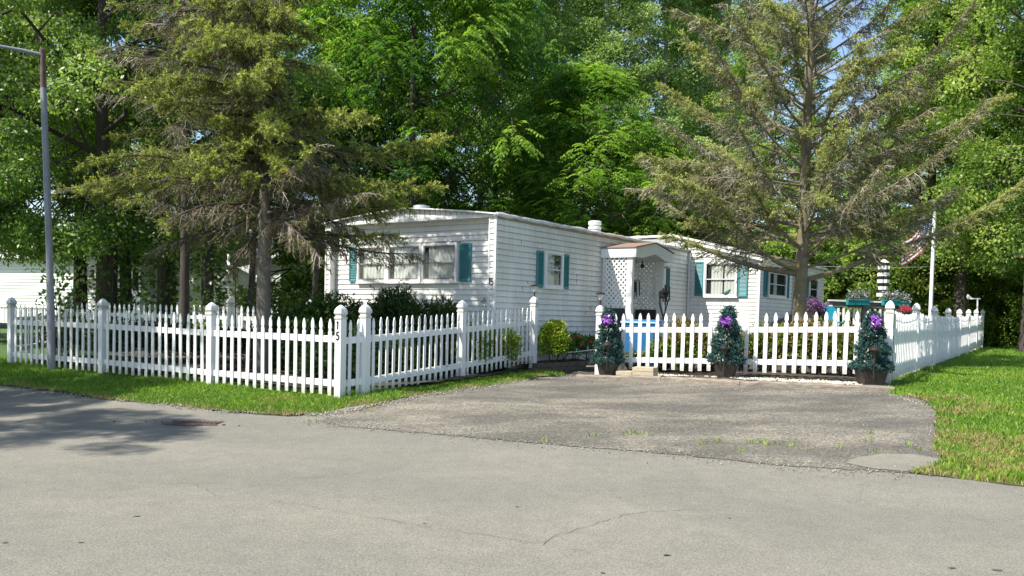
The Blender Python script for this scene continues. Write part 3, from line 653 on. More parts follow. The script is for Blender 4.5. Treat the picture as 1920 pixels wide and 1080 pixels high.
window(nb, (0, -.01, 0), (1, 0, 0), (0, -1, 0), nb_x(158), nb_x(182), 1.55, 2.6, curt=False, mat_frame='whitepaint')
x0, x1 = nb_x(255), nb_x(288)
b = MB(); b.box(x0, x1, -.7, -.03, .3, 2.75); pb = b.obj('porch_box', M['whitepaint'], nb)
b = MB(); b.box(x0-.2, x1+.2, -.95, -.03, 2.76, 2.84); b.obj('porch_roof', M['greyshingle'], pb)
b = MB(); b.box(x0+.5, x0+.75, -.715, -.701, 1.6, 2.4); b.obj('window', M['dark'], pb)
# ------------------------------------------------------------------ picket fences
def picket_mesh(w, h, t=.014):
    a = w/2
    L = [(a, 0), (a, h-.17), (a*.62, h-.155), (a*.62, h-.14), (a*.95, h-.115), (a*.85, h-.06), (a*.35, h-.015), (0, h)]
    poly = L+[(-x, z) for x, z in L[-2::-1]]
    b = MB(); b.prism(poly, (0, 0, 0), (1, 0, 0), (0, 0, 1), (0, -1, 0), t); return b.mesh('picket', M['white'])
def post_mesh(h, hw_=.052):
    b = MB(); b.box(-hw_, hw_, -hw_, hw_, -.1, h); return b.mesh('post', M['white'])
def cap_mesh(k=1.):
    b = MB(); P = [(0, .060), (.025, .060), (.032, .050), (.045, .046), (.062, .058), (.075, .063), (.105, .060), (.135, .048), (.16, .030), (.178, .010), (.182, .002)]
    b.lathe([(z*k, r) for z, r in P], sq=True); 
    return b.mesh('post_cap', M['white'])
CAP = cap_mesh(); CAPH = .18
def fence(label, posts, npick, pw, ph, endposts=None, off=-.06, postw=.052, swoop=0, name='picket_fence', mid=None, group='white picket fences', pdrop=.17, rails=None, skip=()):
    """posts: list of (x,y,zground,ztop)"""
    o = posts[0]; root = thing(name, label, 'fence', (o[0], o[1], o[2]), 0, group)
    L0 = np.array([o[0], o[1], o[2]]); d = np.array([posts[-1][0]-o[0], posts[-1][1]-o[1]]); an = math.atan2(d[1], d[0])
    pm = picket_mesh(pw, ph); pms = {}
    for i, p in enumerate(posts):
        if i in skip: continue
        h = p[3]-p[2]-CAPH; po = link('post', post_mesh(h, postw), root, loc=(p[0]-L0[0], p[1]-L0[1], p[2]-L0[2]), rz=an)
        cp = link('post_cap', CAP, po, loc=(0, 0, h))
    rg = random.Random(len(label))
    for i in range(len(posts)-1):
        a, c = np.array(posts[i]), np.array(posts[i+1]); dv = c[:2]-a[:2]; n = len_n = npick[i] if hasattr(npick, '__len__') else npick
        u = dv/np.linalg.norm(dv); sn = np.array([u[1], -u[0]])
        for k in range(n):
            t = (k+.5+(.15 if False else 0))/n; t = (k+1)/(n+1); q = a[:2]+dv*t; zt = a[3]+(c[3]-a[3])*t-pdrop
            sw = -swoop*4*t*(1-t); q2 = q+sn*(-off if False else 0)
            m = pm
            if swoop:
                key = round(sw, 2)
                if key not in pms: pms[key] = picket_mesh(pw, ph+key)
                m = pms[key]
            pk = link('picket', m, root, loc=(q[0]-L0[0]+sn[0]*.018, q[1]-L0[1]+sn[1]*.018, zt-ph-L0[2]+rg.uniform(-.010, .010)), rz=an)
            pk.rotation_euler.y = rg.gauss(0, .009)
        for rz_ in (rails or (ph-.27, .16)):
            b = MB(); s0 = a[:2]-L0[:2]+u*.05; s1 = c[:2]-L0[:2]-u*.05
            b.bar((*(s0-sn*.003), a[3]-pdrop-ph+rz_-L0[2]), (*(s1-sn*.003), c[3]-pdrop-ph+rz_-L0[2]), .04, .085); b.obj('rail', M['white'], root)
    return root, an
def zt(px, py, Y): return float(at_y(px, py, Y)[2])
def mk(px, pyt, xy): return (float(xy[0]), float(xy[1]), float(G(*xy)), zt(px, pyt, xy[1]))
PA, PB = (-8.75, 15.0), (-2.18, 10.95)
P = [on_line(x, PA, PB) for x in (22, 193, 397, 639)]
fl = [mk(x, y, p) for x, y, p in zip((22, 193, 397, 639), (557, 560, 567, 572), P)]
fence('white picket fence along the grass verge beside the lamp pole, ending at the numbered post', fl, [15, 15, 15], .058, 1.0)
c5 = P[3]; PC = (-1.88, 11.25); PD = (.39, 15.3)
Q = [on_line(x, PC, PD) for x in (685, 866, 1001)]
fs_ = [mk(x, y, p) for x, y, p in zip((685, 866, 1001), (570, 563, 556), Q)]
first = (float(c5[0]), float(c5[1]), float(G(*c5)), fl[3][3])
sidef, an2 = fence('white picket fence running back from the numbered post along the left side of the driveway', [first]+fs_, [2, 15, 15], .050, .98, pdrop=.19, skip=(0,))
# number 15 on the corner post, a part of the verge fence
vf = [o_ for o_ in COL.objects if o_.get('label', '').startswith('white picket fence along the grass verge')][0]
b = MB(); an1 = math.atan2(fl[-1][1]-fl[0][1], fl[-1][0]-fl[0][0]); u = np.array([math.cos(an1), math.sin(an1), 0]); n_ = np.array([u[1], -u[0], 0])
cpos = np.array([fl[3][0], fl[3][1], fl[3][3]])+n_*.053-np.array(vf.location)
glyph(b, '1', cpos-u*.03-np.array([0, 0, .31]), u, (0, 0, 1), n_, .10); glyph(b, '5', cpos-u*.028-np.array([0, 0, .445]), u, (0, 0, 1), n_, .10); b.obj('number', M['black'], vf)
RA, RB = np.array([1.5, 14.5]), F0
fr = [mk(1125, 572, on_line(1125, RA, RB)), mk(1668, 563.7, on_line(1668, RA, RB))]
fence('white picket fence behind the driveway timbers and the potted topiary trees', fr, [30], .061, .93, pdrop=.15)
rp = []
for k in range(8):
    q = F0+(F7-F0)*k/7; px_ = PPX+0; ty = [563.7, 568.3, 573.5, 577.2, 579.5, 580, 580.2, 580][k]
    pr_ = (q-0); pxk = None
    # column of the post
    v = np.array([q[0], q[1], 1.]); dd_ = v-np.array([0, 0, ZC]); col = PPX+F*(dd_@RT)/(dd_@FW)
    rp.append((float(q[0]), float(q[1]), float(G(*q)), zt(col, ty, q[1])))
fence('long white slatted fence running back from the driveway beside the open lawn', rp, [14]*7, .085, 1.02, swoop=.07, pdrop=.13, off=0, skip=(0,), rails=(.68, .2))
# back fence of the left yard
bp = [(-9.3, 17.6), (-11.0, 21.2)]; bb_ = [(-11.0, 21.2), (-8.78, 20.1), (-6.25, 18.9), (-4.3, 18.1)]
def gz_(p, h): return (p[0], p[1], float(G(*p))+.05, float(G(*p))+.05+h)
fence('white picket fence seen behind the lamp pole, from the end post back into the yard', [gz_((-8.8, 15.1), 1.2)]+[gz_(p, 1.2) for p in bp], [12, 16], .07, .95, skip=(0,))
fence('white picket fence at the back of the left yard by the ivy covered trees', [gz_(p, 1.2) for p in bb_], [14, 15, 12], .07, .95, skip=(0,))
# ------------------------------------------------------------------ small objects by the driveway
def gl(px, py, dz=0): p = gp(px, py); return (float(p[0]), float(p[1]), float(p[2])+dz)
tl = [((1080, 712), (1238, 716), 'short weathered timber at the left end of the driveway edging beside the pavers'),
      ((1239, 716.5), (1386, 724), 'middle weathered timber of the driveway edging below the white pebbles'),
      ((1387, 726), (1676, 737), 'long weathered timber of the driveway edging ending at the right corner post')]
for i, (a, c, lb) in enumerate(tl):
    a, c = gp(*a), gp(*c); rgt = random.Random(i); n = 14; b = MB()
    d = (c-a)/np.linalg.norm(c-a); s = np.array([-d[1], d[0], 0]); vs = []; fs = []
    for k in range(n+1):
        q = a+(c-a)*k/n; h = .085+rgt.uniform(-.008, .008); z0 = float(G(q[0], q[1]))-.05
        wv = rgt.uniform(-.006, .006)
        for (x, z) in ((0, 0), (0+wv, h+.03), (.02, h+.05), (.14, h+.05+wv), (.16, h+.03), (.16, 0)): vs.append((q[0]+s[0]*x, q[1]+s[1]*x, z0+z))
    for k in range(n):
        for j in range(6): fs.append((k*6+j, k*6+(j+1) % 6, (k+1)*6+(j+1) % 6, (k+1)*6+j))
    fs += [tuple(range(6)), tuple(n*6+j for j in range(6))]; b._a(vs, fs)
    tag(b.obj('timber', M['timber']), lb, 'timber', 'timbers edging the driveway')
b = MB(); p, q = gp(1099, 698), gp(1168, 697); b.bar(p+[0, 0, .11], q+[0, 0, .10], .07, .022); tag(b.obj('board', M['timber']), 'thin weathered board lying across the left timber in front of a topiary', 'board')
def pavers(px, py, wd, n, lb):
    c = yd(px, float(on_line(px, RA, RB)[1])-.62, .03); t = thing('paver_stack', lb, 'pavers', c, -.42)
    rr = random.Random(n)
    for k in range(n):
        b = MB(); o_ = rr.uniform(-.012, .012); b.box(-wd/2+o_, wd/2+o_, 0, .3, -.02+.065*k, .04+.065*k); b.obj('paver', M['paver'], t)
pavers(1171, 701, .26, 2, 'lower stack of beige pavers behind the timber, left one beside the topiary pot')
pavers(1208, 705, .34, 3, 'taller stack of beige pavers behind the timber in front of the blue bin')
b = MB(); p = gl(1640, 718); b.box(-.2, .2, -.05, .25, 0, .045); o = b.obj('paver', M['paver']); o.location = p; o.rotation_euler.z = -.45; tag(o, 'flat beige paver under the square planter at the right corner post', 'paver')
# retaining wall of the flower bed
t = thing('retaining_wall', 'low brown concrete block retaining wall edging the flower bed beside the mobile home', 'retaining wall', (.45, 15.12, 0))
dd = np.array([1.25, 1.35, 0]); L = np.linalg.norm(dd); u = dd/L; s = np.array([-u[1], u[0], 0]); rgt = random.Random(8); b = MB()
for cz in range(3):
    x = -.1 if cz % 2 else 0
    while x < L:
        w_ = rgt.uniform(.16, .2); o_ = rgt.uniform(-.008, .008)
        p = u*x+s*(.05+o_); q = u*(x+w_-.008)+s*(.05+o_); b.bar((*p[:2], -.02+.082*cz), (*q[:2], -.02+.082*cz), .12, .076); x += w_
b.obj('blocks', M['block'], t)
b = MB(); P4 = [np.array([.45, 15.2]), np.array([1.62, 16.5]), np.array([1.3, 17.6]), np.array([-.2, 15.3])]
b._a([(*p, .17) for p in P4], [(0, 1, 2, 3)]); o = b.obj('flower_bed_soil', M['soil']); o['kind'] = 'structure'
# gravel strip
rg = np.random.default_rng(12); gpoly = np.array(gpts([(1235, 705), (1330, 711), (1400, 716), (1668, 730)])+[F0+np.array([-.1, -.0]), F0+np.array([-1.4, .55]), np.array([2.9, 13.45]), np.array([2.1, 13.95])])
x = rg.uniform(gpoly[:, 0].min(), gpoly[:, 0].max(), 9000); y = rg.uniform(gpoly[:, 1].min(), gpoly[:, 1].max(), 9000); k = inpoly(gpoly, x, y); x, y = x[k][:3600], y[k][:3600]; n = len(x)
oc = np.array([(1, 0, 0), (-1, 0, 0), (0, 1, 0), (0, -1, 0), (0, 0, 1), (0, 0, -1)], float); of = np.array([(0, 2, 4), (2, 1, 4), (1, 3, 4), (3, 0, 4), (2, 0, 5), (1, 2, 5), (3, 1, 5), (0, 3, 5)])
sz = rg.uniform(.008, .026, (n, 1, 1))*rg.uniform(.6, 1.3, (n, 1, 3))*np.array([1, 1, .7]); V = oc[None]*sz*rg.uniform(.75, 1.2, (n, 6, 1)); a = rg.uniform(0, 6.28, n)
c_, s_ = np.cos(a)[:, None], np.sin(a)[:, None]; V = np.stack([V[..., 0]*c_-V[..., 1]*s_, V[..., 0]*s_+V[..., 1]*c_, V[..., 2]], -1)+np.column_stack([x, y, G(x, y)+.035])[:, None]
o = link('gravel', npmesh('gravel', V.reshape(-1, 3), (of[None]+6*np.arange(n)[:, None, None]).reshape(-1, 3), np.repeat(rg.beta(2, 1.3, n), 6)), m=M['stone']); o['kind'] = 'stuff'
def grit(name, px_line, n, spread, smin, smax, seed, dz=.016):
    rg = np.random.default_rng(seed); L = gpts(px_line); i = rg.integers(0, len(L)-1, n); t = rg.random((n, 1)); A_ = np.array(L); P = A_[i]*(1-t)+A_[i+1]*t+rg.normal(0, 1, (n, 2))*spread
    sz = rg.uniform(smin, smax, (n, 1, 1))*rg.uniform(.6, 1.3, (n, 1, 3)); V = oc[None]*sz*rg.uniform(.7, 1.2, (n, 6, 1))+np.column_stack([P, G(P[:, 0], P[:, 1])+dz])[:, None]
    o = link(name, npmesh(name, V.reshape(-1, 3), (of[None]+6*np.arange(n)[:, None, None]).reshape(-1, 3), np.repeat(rg.beta(1.2, 2, n), 6)), m=M['grit']); o['kind'] = 'stuff'
M['grit'] = leafmat('road_grit', [(0, (.14, .13, .11)), (.5, (.26, .24, .20)), (1, (.5, .46, .38))], 0, .9)
grit('grit', [(590, 790), (740, 806), (960, 827), (1210, 847), (1460, 872), (1700, 889)], 1700, np.array([[.16, .12]]), .003, .009, 1, .010)
grit('grit', [(700, 768), (832, 735), (1010, 709), (1080, 712), (1400, 734), (1672, 742), (1752, 768), (1757, 840)], 2600, np.array([[.06, .07]]), .003, .010, 2, .010)
grit('grit', [(850, 770), (1100, 760), (1350, 780), (1600, 800), (1500, 830), (1100, 790)], 3000, np.array([[.8, .5]]), .002, .007, 3, .010)
# fallen leaves and needles on the road edge and driveway
grit('leaf_litter', [(100, 738), (415, 774), (600, 780), (760, 752), (1000, 714)], 900, np.array([[.08, .05]]), .004, .016, 4, .02)
# ------------------------------------------------------------------ leaf machinery
def leafq(P, D, N, L, W, tint, fold=.12):
    P = np.asarray(P); D = nrm(D); S = nrm(np.cross(N, D)); N = np.cross(D, S); L = np.asarray(L)[:, None] if np.ndim(L) else L; W = np.asarray(W)[:, None] if np.ndim(W) else W
    n = len(P); V = np.empty((n*4, 3)); V[0::4] = P; V[1::4] = P+D*L*.45+S*W*.5; V[2::4] = P+D*L-N*L*fold; V[3::4] = P+D*L*.45-S*W*.5
    i = np.arange(n)*4; return V, np.column_stack([i, i+1, i+2, i+3]), np.repeat(tint, 4)
def needles(P, D, Ls, K, nl, nw, tint, rg, spread=.8, flat=0):
    """sprigs: n shoots at P along D with length Ls, K needles each (triangles)"""
    n = len(P); t = np.tile(np.linspace(.05, 1, K), (n, 1)); Dn = nrm(D)[:, None]
    r = nrm(rg.normal(size=(n, K, 3))); r = nrm(r-(r*Dn).sum(-1, keepdims=True)*Dn)
    b = P[:, None]+Dn*(t*Ls[:, None])[..., None]; dd = nrm(Dn*(1-spread*.5)+r*spread); sd = nrm(np.cross(dd, rg.normal(size=(n, K, 3))))
    l = nl*rg.uniform(.7, 1.2, (n, K, 1)); V = np.stack([b-sd*nw/2, b+sd*nw/2, b+dd*l], 2).reshape(-1, 3)
    tt = np.repeat(np.clip(tint[:, None]+rg.normal(0, .08, (n, K)), 0, 1).ravel(), 3)
    return V, np.arange(len(V)).reshape(-1, 3), tt
def segs(P0, P1, r0, r1, tint=None):
    P0, P1 = np.asarray(P0), np.asarray(P1); n = len(P0); d = nrm(P1-P0); ref = np.where(np.abs(d[:, 2:3]) < .9, np.array([[0, 0, 1.]]), np.array([[1., 0, 0]]))
    a = nrm(np.cross(d, ref)); b = np.cross(d, a); V = np.empty((n, 6, 3)); r0 = np.broadcast_to(r0, n)[:, None]; r1 = np.broadcast_to(r1, n)[:, None]
    for k in range(3):
        c, s = math.cos(2.0944*k), math.sin(2.0944*k); V[:, k] = P0+(a*c+b*s)*r0; V[:, 3+k] = P1+(a*c+b*s)*r1
    f = np.array([(0, 1, 4, 3), (1, 2, 5, 4), (2, 0, 3, 5)]); Fq = (f[None]+6*np.arange(n)[:, None, None]).reshape(-1, 4)
    return V.reshape(-1, 3), Fq, (None if tint is None else np.repeat(tint, 6))
def leafplant(name, label, cat, loc, r, n, L, W, m, tr=(.1, .9), seed=0, stems=12, group=None, up=.5, base=.0, shell=.35, petals=None, lab_kind='foliage'):
    rg = np.random.default_rng(seed); t = thing(name, label, cat, loc, 0, group); r = np.array(r, float)
    lob = nrm(rg.normal(size=(9, 3))); lob[:, 2] = np.abs(lob[:, 2])
    u = nrm(rg.normal(size=(n, 3))); u[:, 2] = np.where(u[:, 2] < -.3, -u[:, 2], u[:, 2]); q = rg.uniform(shell, 1, n)**.6
    k = .78+.3*np.clip((u@lob.T).max(1), 0, 1)**4; c = np.array([0, 0, r[2]*.45+base])
    P = c+u*q[:, None]*k[:, None]*r*np.array([1, 1, .6]); D = u*.7+rg.normal(0, .5, (n, 3)); D[:, 2] += up; N = u*.6+rg.normal(0, .5, (n, 3))+[0, 0, .5]
    tint = np.clip(rg.uniform(*tr, n)*.7+.3*tr[1]*np.clip(q*(.5+.5*u[:, 2]), 0, 1), 0, 1)
    V, Fq, T = leafq(P, D, N, L*rg.uniform(.6, 1.2, n), W*rg.uniform(.7, 1.2, n), tint); link(lab_kind, npmesh(lab_kind, V, Fq, T), t, M[m])
    e = c+nrm(rg.normal(size=(stems, 3)))*r*.7*np.array([1, 1, .55]); e[:, 2] = np.maximum(e[:, 2], .05)
    V, Fq, _ = segs(np.column_stack([rg.normal(0, r[0]*.12, stems), rg.normal(0, r[1]*.12, stems), np.full(stems, -.03)]), e, .008, .003); link('stem', npmesh('stem', V, Fq), t, M['darkbark'])
    if petals:
        pm_, pn, pl, prg = petals; u = nrm(rg.normal(size=(pn, 3))); u[:, 2] = np.abs(u[:, 2]); u[:, 1] = -np.abs(u[:, 1])*.8; hc = c+u*r*np.array([1, 1, .62])*1.02
        PP_ = np.repeat(hc, 6, 0); aa = np.tile(np.arange(6)*1.047, pn); a1 = nrm(np.cross(np.repeat(u, 6, 0), rg.normal(size=(pn, 3)).repeat(6, 0))); a2 = np.cross(np.repeat(u, 6, 0), a1)
        D = a1*np.cos(aa)[:, None]+a2*np.sin(aa)[:, None]+np.repeat(u, 6, 0)*.5
        V, Fq, T = leafq(PP_, D, np.repeat(u, 6, 0), pl, pl*.8, np.repeat(rg.uniform(*prg, pn), 6)); link('blossoms', npmesh('blossoms', V, Fq, T), t, M[pm_])
    return t
def juniper(label, loc, r, seed, n=2600, tlo=.15, m='juniper'):
    rg = np.random.default_rng(seed); t = thing('juniper_bush', label, 'bush', loc, 0, 'juniper bushes in front of the mobile home'); r = np.array(r, float); n = int(n*1.9)
    lob = nrm(rg.normal(size=(14, 3))); lob[:, 2] = np.abs(lob[:, 2])*.7; u = nrm(rg.normal(size=(n, 3))); u[:, 2] = np.where(u[:, 2] < -.1, -u[:, 2], u[:, 2])
    k = .78+.24*np.clip((u@nrm(lob).T).max(1), 0, 1)**6+.04*rg.normal(size=n); dep = rg.beta(4, 1.3, n)
    P = u*(k*dep)[:, None]*r; P[:, 2] = np.maximum(P[:, 2], .03); D = nrm(u*[1, 1, .5]+rg.normal(0, .35, (n, 3))+[0, 0, .30])
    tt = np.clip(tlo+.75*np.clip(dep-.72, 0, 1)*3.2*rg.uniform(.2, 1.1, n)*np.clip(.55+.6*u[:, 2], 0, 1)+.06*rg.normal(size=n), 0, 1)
    V, Fq, T = needles(P, D, rg.uniform(.05, .12, n), 18, .034, .015, tt, rg, .8); link('foliage', npmesh('foliage', V, Fq, T), t, M[m])
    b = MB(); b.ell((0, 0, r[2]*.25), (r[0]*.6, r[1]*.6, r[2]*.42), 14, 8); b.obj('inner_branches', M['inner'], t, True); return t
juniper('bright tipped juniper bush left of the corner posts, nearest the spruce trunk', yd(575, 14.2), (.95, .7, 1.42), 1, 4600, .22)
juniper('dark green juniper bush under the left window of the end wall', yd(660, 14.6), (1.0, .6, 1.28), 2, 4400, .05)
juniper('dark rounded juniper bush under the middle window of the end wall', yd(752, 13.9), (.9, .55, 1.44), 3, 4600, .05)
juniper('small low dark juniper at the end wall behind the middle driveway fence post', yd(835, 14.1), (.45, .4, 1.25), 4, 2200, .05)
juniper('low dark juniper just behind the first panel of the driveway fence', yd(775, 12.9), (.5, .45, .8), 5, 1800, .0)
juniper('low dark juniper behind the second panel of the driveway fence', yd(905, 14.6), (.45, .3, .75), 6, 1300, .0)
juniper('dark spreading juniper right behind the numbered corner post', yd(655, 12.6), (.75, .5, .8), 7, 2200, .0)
leafplant('shrub', 'yellow green leafy shrub between the lamp topped fence post and the flower bed', 'shrub', (.76, 15.62, .05), (.29, .30, .88), 4200, .05, .03, 'euonymus', (.1, 1), 11, petals=None)
leafplant('shrub', 'yellow green shrub behind the driveway fence below the house number', 'shrub', (-.34, 14.5, .0), (.5, .3, .86), 5200, .05, .03, 'euonymus', (.05, .95), 12)
leafplant('shrub', 'darker yellow tipped shrub behind the driveway fence next to its middle post', 'shrub', (-.72, 13.9, .0), (.4, .4, .85), 4200, .045, .026, 'hedge', (.05, .9), 13)
for i, (px, Y, nm, rr_, pr_) in enumerate([(1056, 16.2, 'flowering plant with pink and white blooms right of the yellow green shrub', (.28, .2, .42), (.3, 1)), (1078, 16.6, 'flowering plant with white and red blooms in the middle of the flower bed', (.26, .2, .5), (0, .9)), (1106, 16.9, 'red flowering plant in the bed next to the lamp topped gate post', (.3, .2, .45), (0, .45))]):
    x, y, z = yd(px, Y); leafplant('flower', nm, 'flowers', (x, y, .17), rr_, 500, .10, .035, 'hedge', (0, .6), 20+i, petals=('petal', 9, .055, pr_), group='flowers in the raised bed')
b = MB(); pts = [at_y(px, py, Y) for px, py, Y in ((1028, 655, 15.6), (1040, 661, 15.7), (1060, 661, 15.9), (1085, 659, 16.1), (1118, 655, 16.3))]; b.tube(pts, .008, 6); tag(b.obj('garden_hose', M['whitepaint']), 'thin white cord stretched low above the flower bed wall', 'cord')
# border plants behind the right fence
bl = [(1190, 15.2, .30, .35, 'low green plant at the foot of the blue bin'), (1246, 14.6, .32, .6, 'leggy green plant right of the blue bin behind the pickets'), (1290, 14.6, .36, .95, 'tall climbing rose with yellowing leaves left of the middle topiary'), (1330, 14.5, .32, .6, 'brown and green perennial just left of the middle topiary'),
      (1395, 14.4, .3, .75, 'perennial with orange blooms right of the middle topiary'), (1440, 14.3, .45, .85, 'dense leafy perennial behind the pickets below the rear wall corner'), (1490, 14.1, .45, .95, 'dense leafy perennial in front of the big spruce trunk'), (1540, 14.0, .45, .95, 'dense leafy perennial right of the big spruce trunk'), (1590, 13.8, .42, .85, 'dense leafy perennial left of the right hand topiary'), (1630, 13.6, .3, .65, 'leafy perennial with orange leaves behind the right hand topiary')]
for i, (px, Y, rx, h, lb) in enumerate(bl):
    leafplant('perennial', lb, 'plant', yd(px, Y), (rx, .3, h*.92), int(500+1500*h), .075, .035, 'perennial', ((.0, .95), (.1, .75), (.35, 1.), (.2, 1.))[i % 4], 40+i, stems=70, group='border plants behind the white fence', up=.2, shell=.1)
for i, (px, py, rx, h, lb) in enumerate([(1252, 698, .12, .28, 'small green plant in front of the pickets left of the climbing rose'), (1275, 702, .12, .30, 'small leafy plant in front of the pickets under the climbing rose'), (1300, 700, .14, .5, 'straggly brown and yellow plant growing through the pickets')]):
    leafplant('seedling', lb, 'plant', gl(px, py), (rx, rx, h), 260, .05, .028, 'perennial', (0, .8), 60+i, stems=8, group='border plants behind the white fence')
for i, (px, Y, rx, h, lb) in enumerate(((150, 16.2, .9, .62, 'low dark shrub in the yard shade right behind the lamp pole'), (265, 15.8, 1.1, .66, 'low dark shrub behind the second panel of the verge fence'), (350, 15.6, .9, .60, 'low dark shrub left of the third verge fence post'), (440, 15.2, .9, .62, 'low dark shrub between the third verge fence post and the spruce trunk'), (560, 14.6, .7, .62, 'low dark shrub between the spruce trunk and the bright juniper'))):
    leafplant('shrub', lb, 'shrub', yd(px, Y), (rx, .35, h*1.15), int(3800*rx), .07, .04, 'shadeleaf', (0, .8), 170+i, stems=20, shell=.1, up=.2)  # near-black leaves stand in for the deep shade behind the pickets
leafplant('vine', 'sparse climbing vine with broad leaves around the lamp pole fence panel', 'vine', yd(118, 14.75), (.55, .3, 1.9), 330, .10, .06, 'maple', (.2, .9), 70, stems=40, shell=.05)
leafplant('shrub', 'broad leafed grey green shrub in the left yard behind the second fence post', 'shrub', yd(355, 17.2), (1.0, .35, .62), 2200, .08, .03, 'poplar', (0, .5), 71, stems=40)
leafplant('shrub', 'dark shrub in the shade behind the verge fence near the left end post', 'shrub', yd(235, 18.8), (1.3, .4, .6), 3000, .08, .04, 'maple', (0, .5), 72, stems=40)
# ------------------------------------------------------------------ topiary trees with bows and path lights
def bow(par, c, r, seed):
    rr = random.Random(seed); b = MB()
    for k in range(20):
        d = Vector((rr.gauss(0, 1), rr.gauss(0, .8)-.9, rr.gauss(0, 1))).normalized(); s = d.cross(Vector((rr.gauss(0, 1), rr.gauss(0, 1), rr.gauss(0, 1)))).normalized(); n = d.cross(s)
        vs = []
        for j in range(9):
            t = j/8*math.pi; q = Vector(c)+d*(math.sin(t)*r)+n*(math.cos(t)*r*.30); vs += [q-s*r*.16, q+s*r*.16]
        b._a(vs, [(2*j, 2*j+1, 2*j+3, 2*j+2) for j in range(8)])
    o = b.obj('bow', M['purple'], par); b = MB()
    for k in range(12):
        d = Vector((rr.gauss(0, 1), rr.gauss(0, .7)-1.1, rr.gauss(0, 1))).normalized(); s = d.cross(Vector((rr.gauss(0, 1), rr.gauss(0, 1), rr.gauss(0, 1)))).normalized(); n = d.cross(s); vs = []
        for j in range(9):
            t = j/8*math.pi; q = Vector(c)+d*(math.sin(t)*r*1.04)+n*(math.cos(t)*r*.32); vs += [q-s*r*.035, q+s*r*.035]
        b._a(vs, [(2*j, 2*j+1, 2*j+3, 2*j+2) for j in range(8)])
    b.obj('ribbon_edge', M['lilac'], o); return o
def topiary(label, loc, h0, h1, rbase, seed, pot='round', lean=0):
    rg = np.random.default_rng(seed); t = thing('topiary', label, 'topiary', loc, 0, 'potted topiary trees with purple bows')
    n = 1150; s = rg.random(n)**1.25; ph = s*22+rg.normal(0, .5, n); rad = rbase*(1-s)**.62*(.82+.2*np.sin(ph*1.0+rg.normal(0, .3, n)))+.03; a = rg.uniform(0, 6.283, n)
    P = np.column_stack([rad*np.cos(a)+lean*s, rad*np.sin(a), h0+(h1-h0)*s])*[1, 1, 1]; P = P+rg.normal(0, .015, (n, 3)); D = np.column_stack([np.cos(a), np.sin(a), rg.normal(-.05, .5, n)+.25*s]); P = P-nrm(D)*.06
    V, Fq, T = needles(P, D, rg.uniform(.06, .10, n), 26, .028, .010, np.clip(rg.normal(.5, .22, n), 0, 1), rg, .85); link('foliage', npmesh('foliage', V, Fq, T), t, M['blueneedle'])
    b = MB(); b.tube([(0, 0, .1), (lean*.5, 0, (h0+h1)/2), (lean, 0, h1)], [.02, .015, .006], 6); b.obj('trunk', M['darkbark'], t)
    b = MB()
    if pot == 'round': b.lathe([(0, .135), (.02, .14), (.10, .16), (.20, .182), (.205, .193), (.235, .196), (.235, .175), (.19, .17)], n=24)
    else: b.lathe([(0, .135), (.02, .14), (.22, .175), (.225, .187), (.26, .19), (.26, .17), (.21, .16)], sq=True)
    b.obj('pot', M['pot'], t, True)
    return t
def pathlight(loc, h, label, s=1.):
    t = thing('path_light', label, 'lamp', loc, 0, 'solar path lights in the topiary pots')
    b = MB(); b.tube([(0, 0, -.1), (0, 0, h)], .009, 6); b.obj('stake', M['bronze'], t)
    b = MB(); b.lathe([(h, .025), (h+.07*s, .038)], n=12); b.obj('lens', M['bronze'], t)
    b = MB(); b.lathe([(h+.07*s, .07*s), (h+.082*s, .07*s), (h+.11*s, .045*s), (h+.125*s, .012*s)], n=18); b.obj('lamp_cap', M['bronze'], t, True)
tp = [((1142, 700), 1.02, .26, 'blue green topiary with purple bow beside the lamp topped gate post', 'round', -.0, (1138, 601), (-.02, .62)),
      ((1364, 706), 1.03, .27, 'blue green topiary in round pot with purple bow in the middle of the white fence', 'round', .02, (1360, 603), (-.02, .62)),
      ((1637, 712), .98, .28, 'blue green topiary in square planter with purple bow at the right corner post', 'square', .0, (1642, 604), (0, .6))]
for i, (bp_, h1, rb, lb, pot, lean, bw, _) in enumerate(tp):
    fq = on_line(bp_[0], RA, RB); yy = float(fq[1])-.34; l = yd(bp_[0], yy, .04); t = topiary(lb, l, .22, h1+.05, rb*.92, 80+i, pot, lean)
    q = at_y(bw[0], bw[1], l[1]-.16); bow(t, (q[0]-l[0], q[1]-l[1], q[2]-l[2]), .105, 90+i)
    px_ = [1139, 1358, 1640][i]; py_ = [650, 656, 660][i]; q = at_y(px_, py_, l[1]-.30)
    pathlight((q[0], q[1], l[2]+.2), q[2]-l[2]-.2-.05, ['brown path light in front of the topiary beside the gate post', 'brown path light in front of the middle topiary', 'brown path light in front of the right corner topiary'][i], 1.05 if i != 1 else .95)
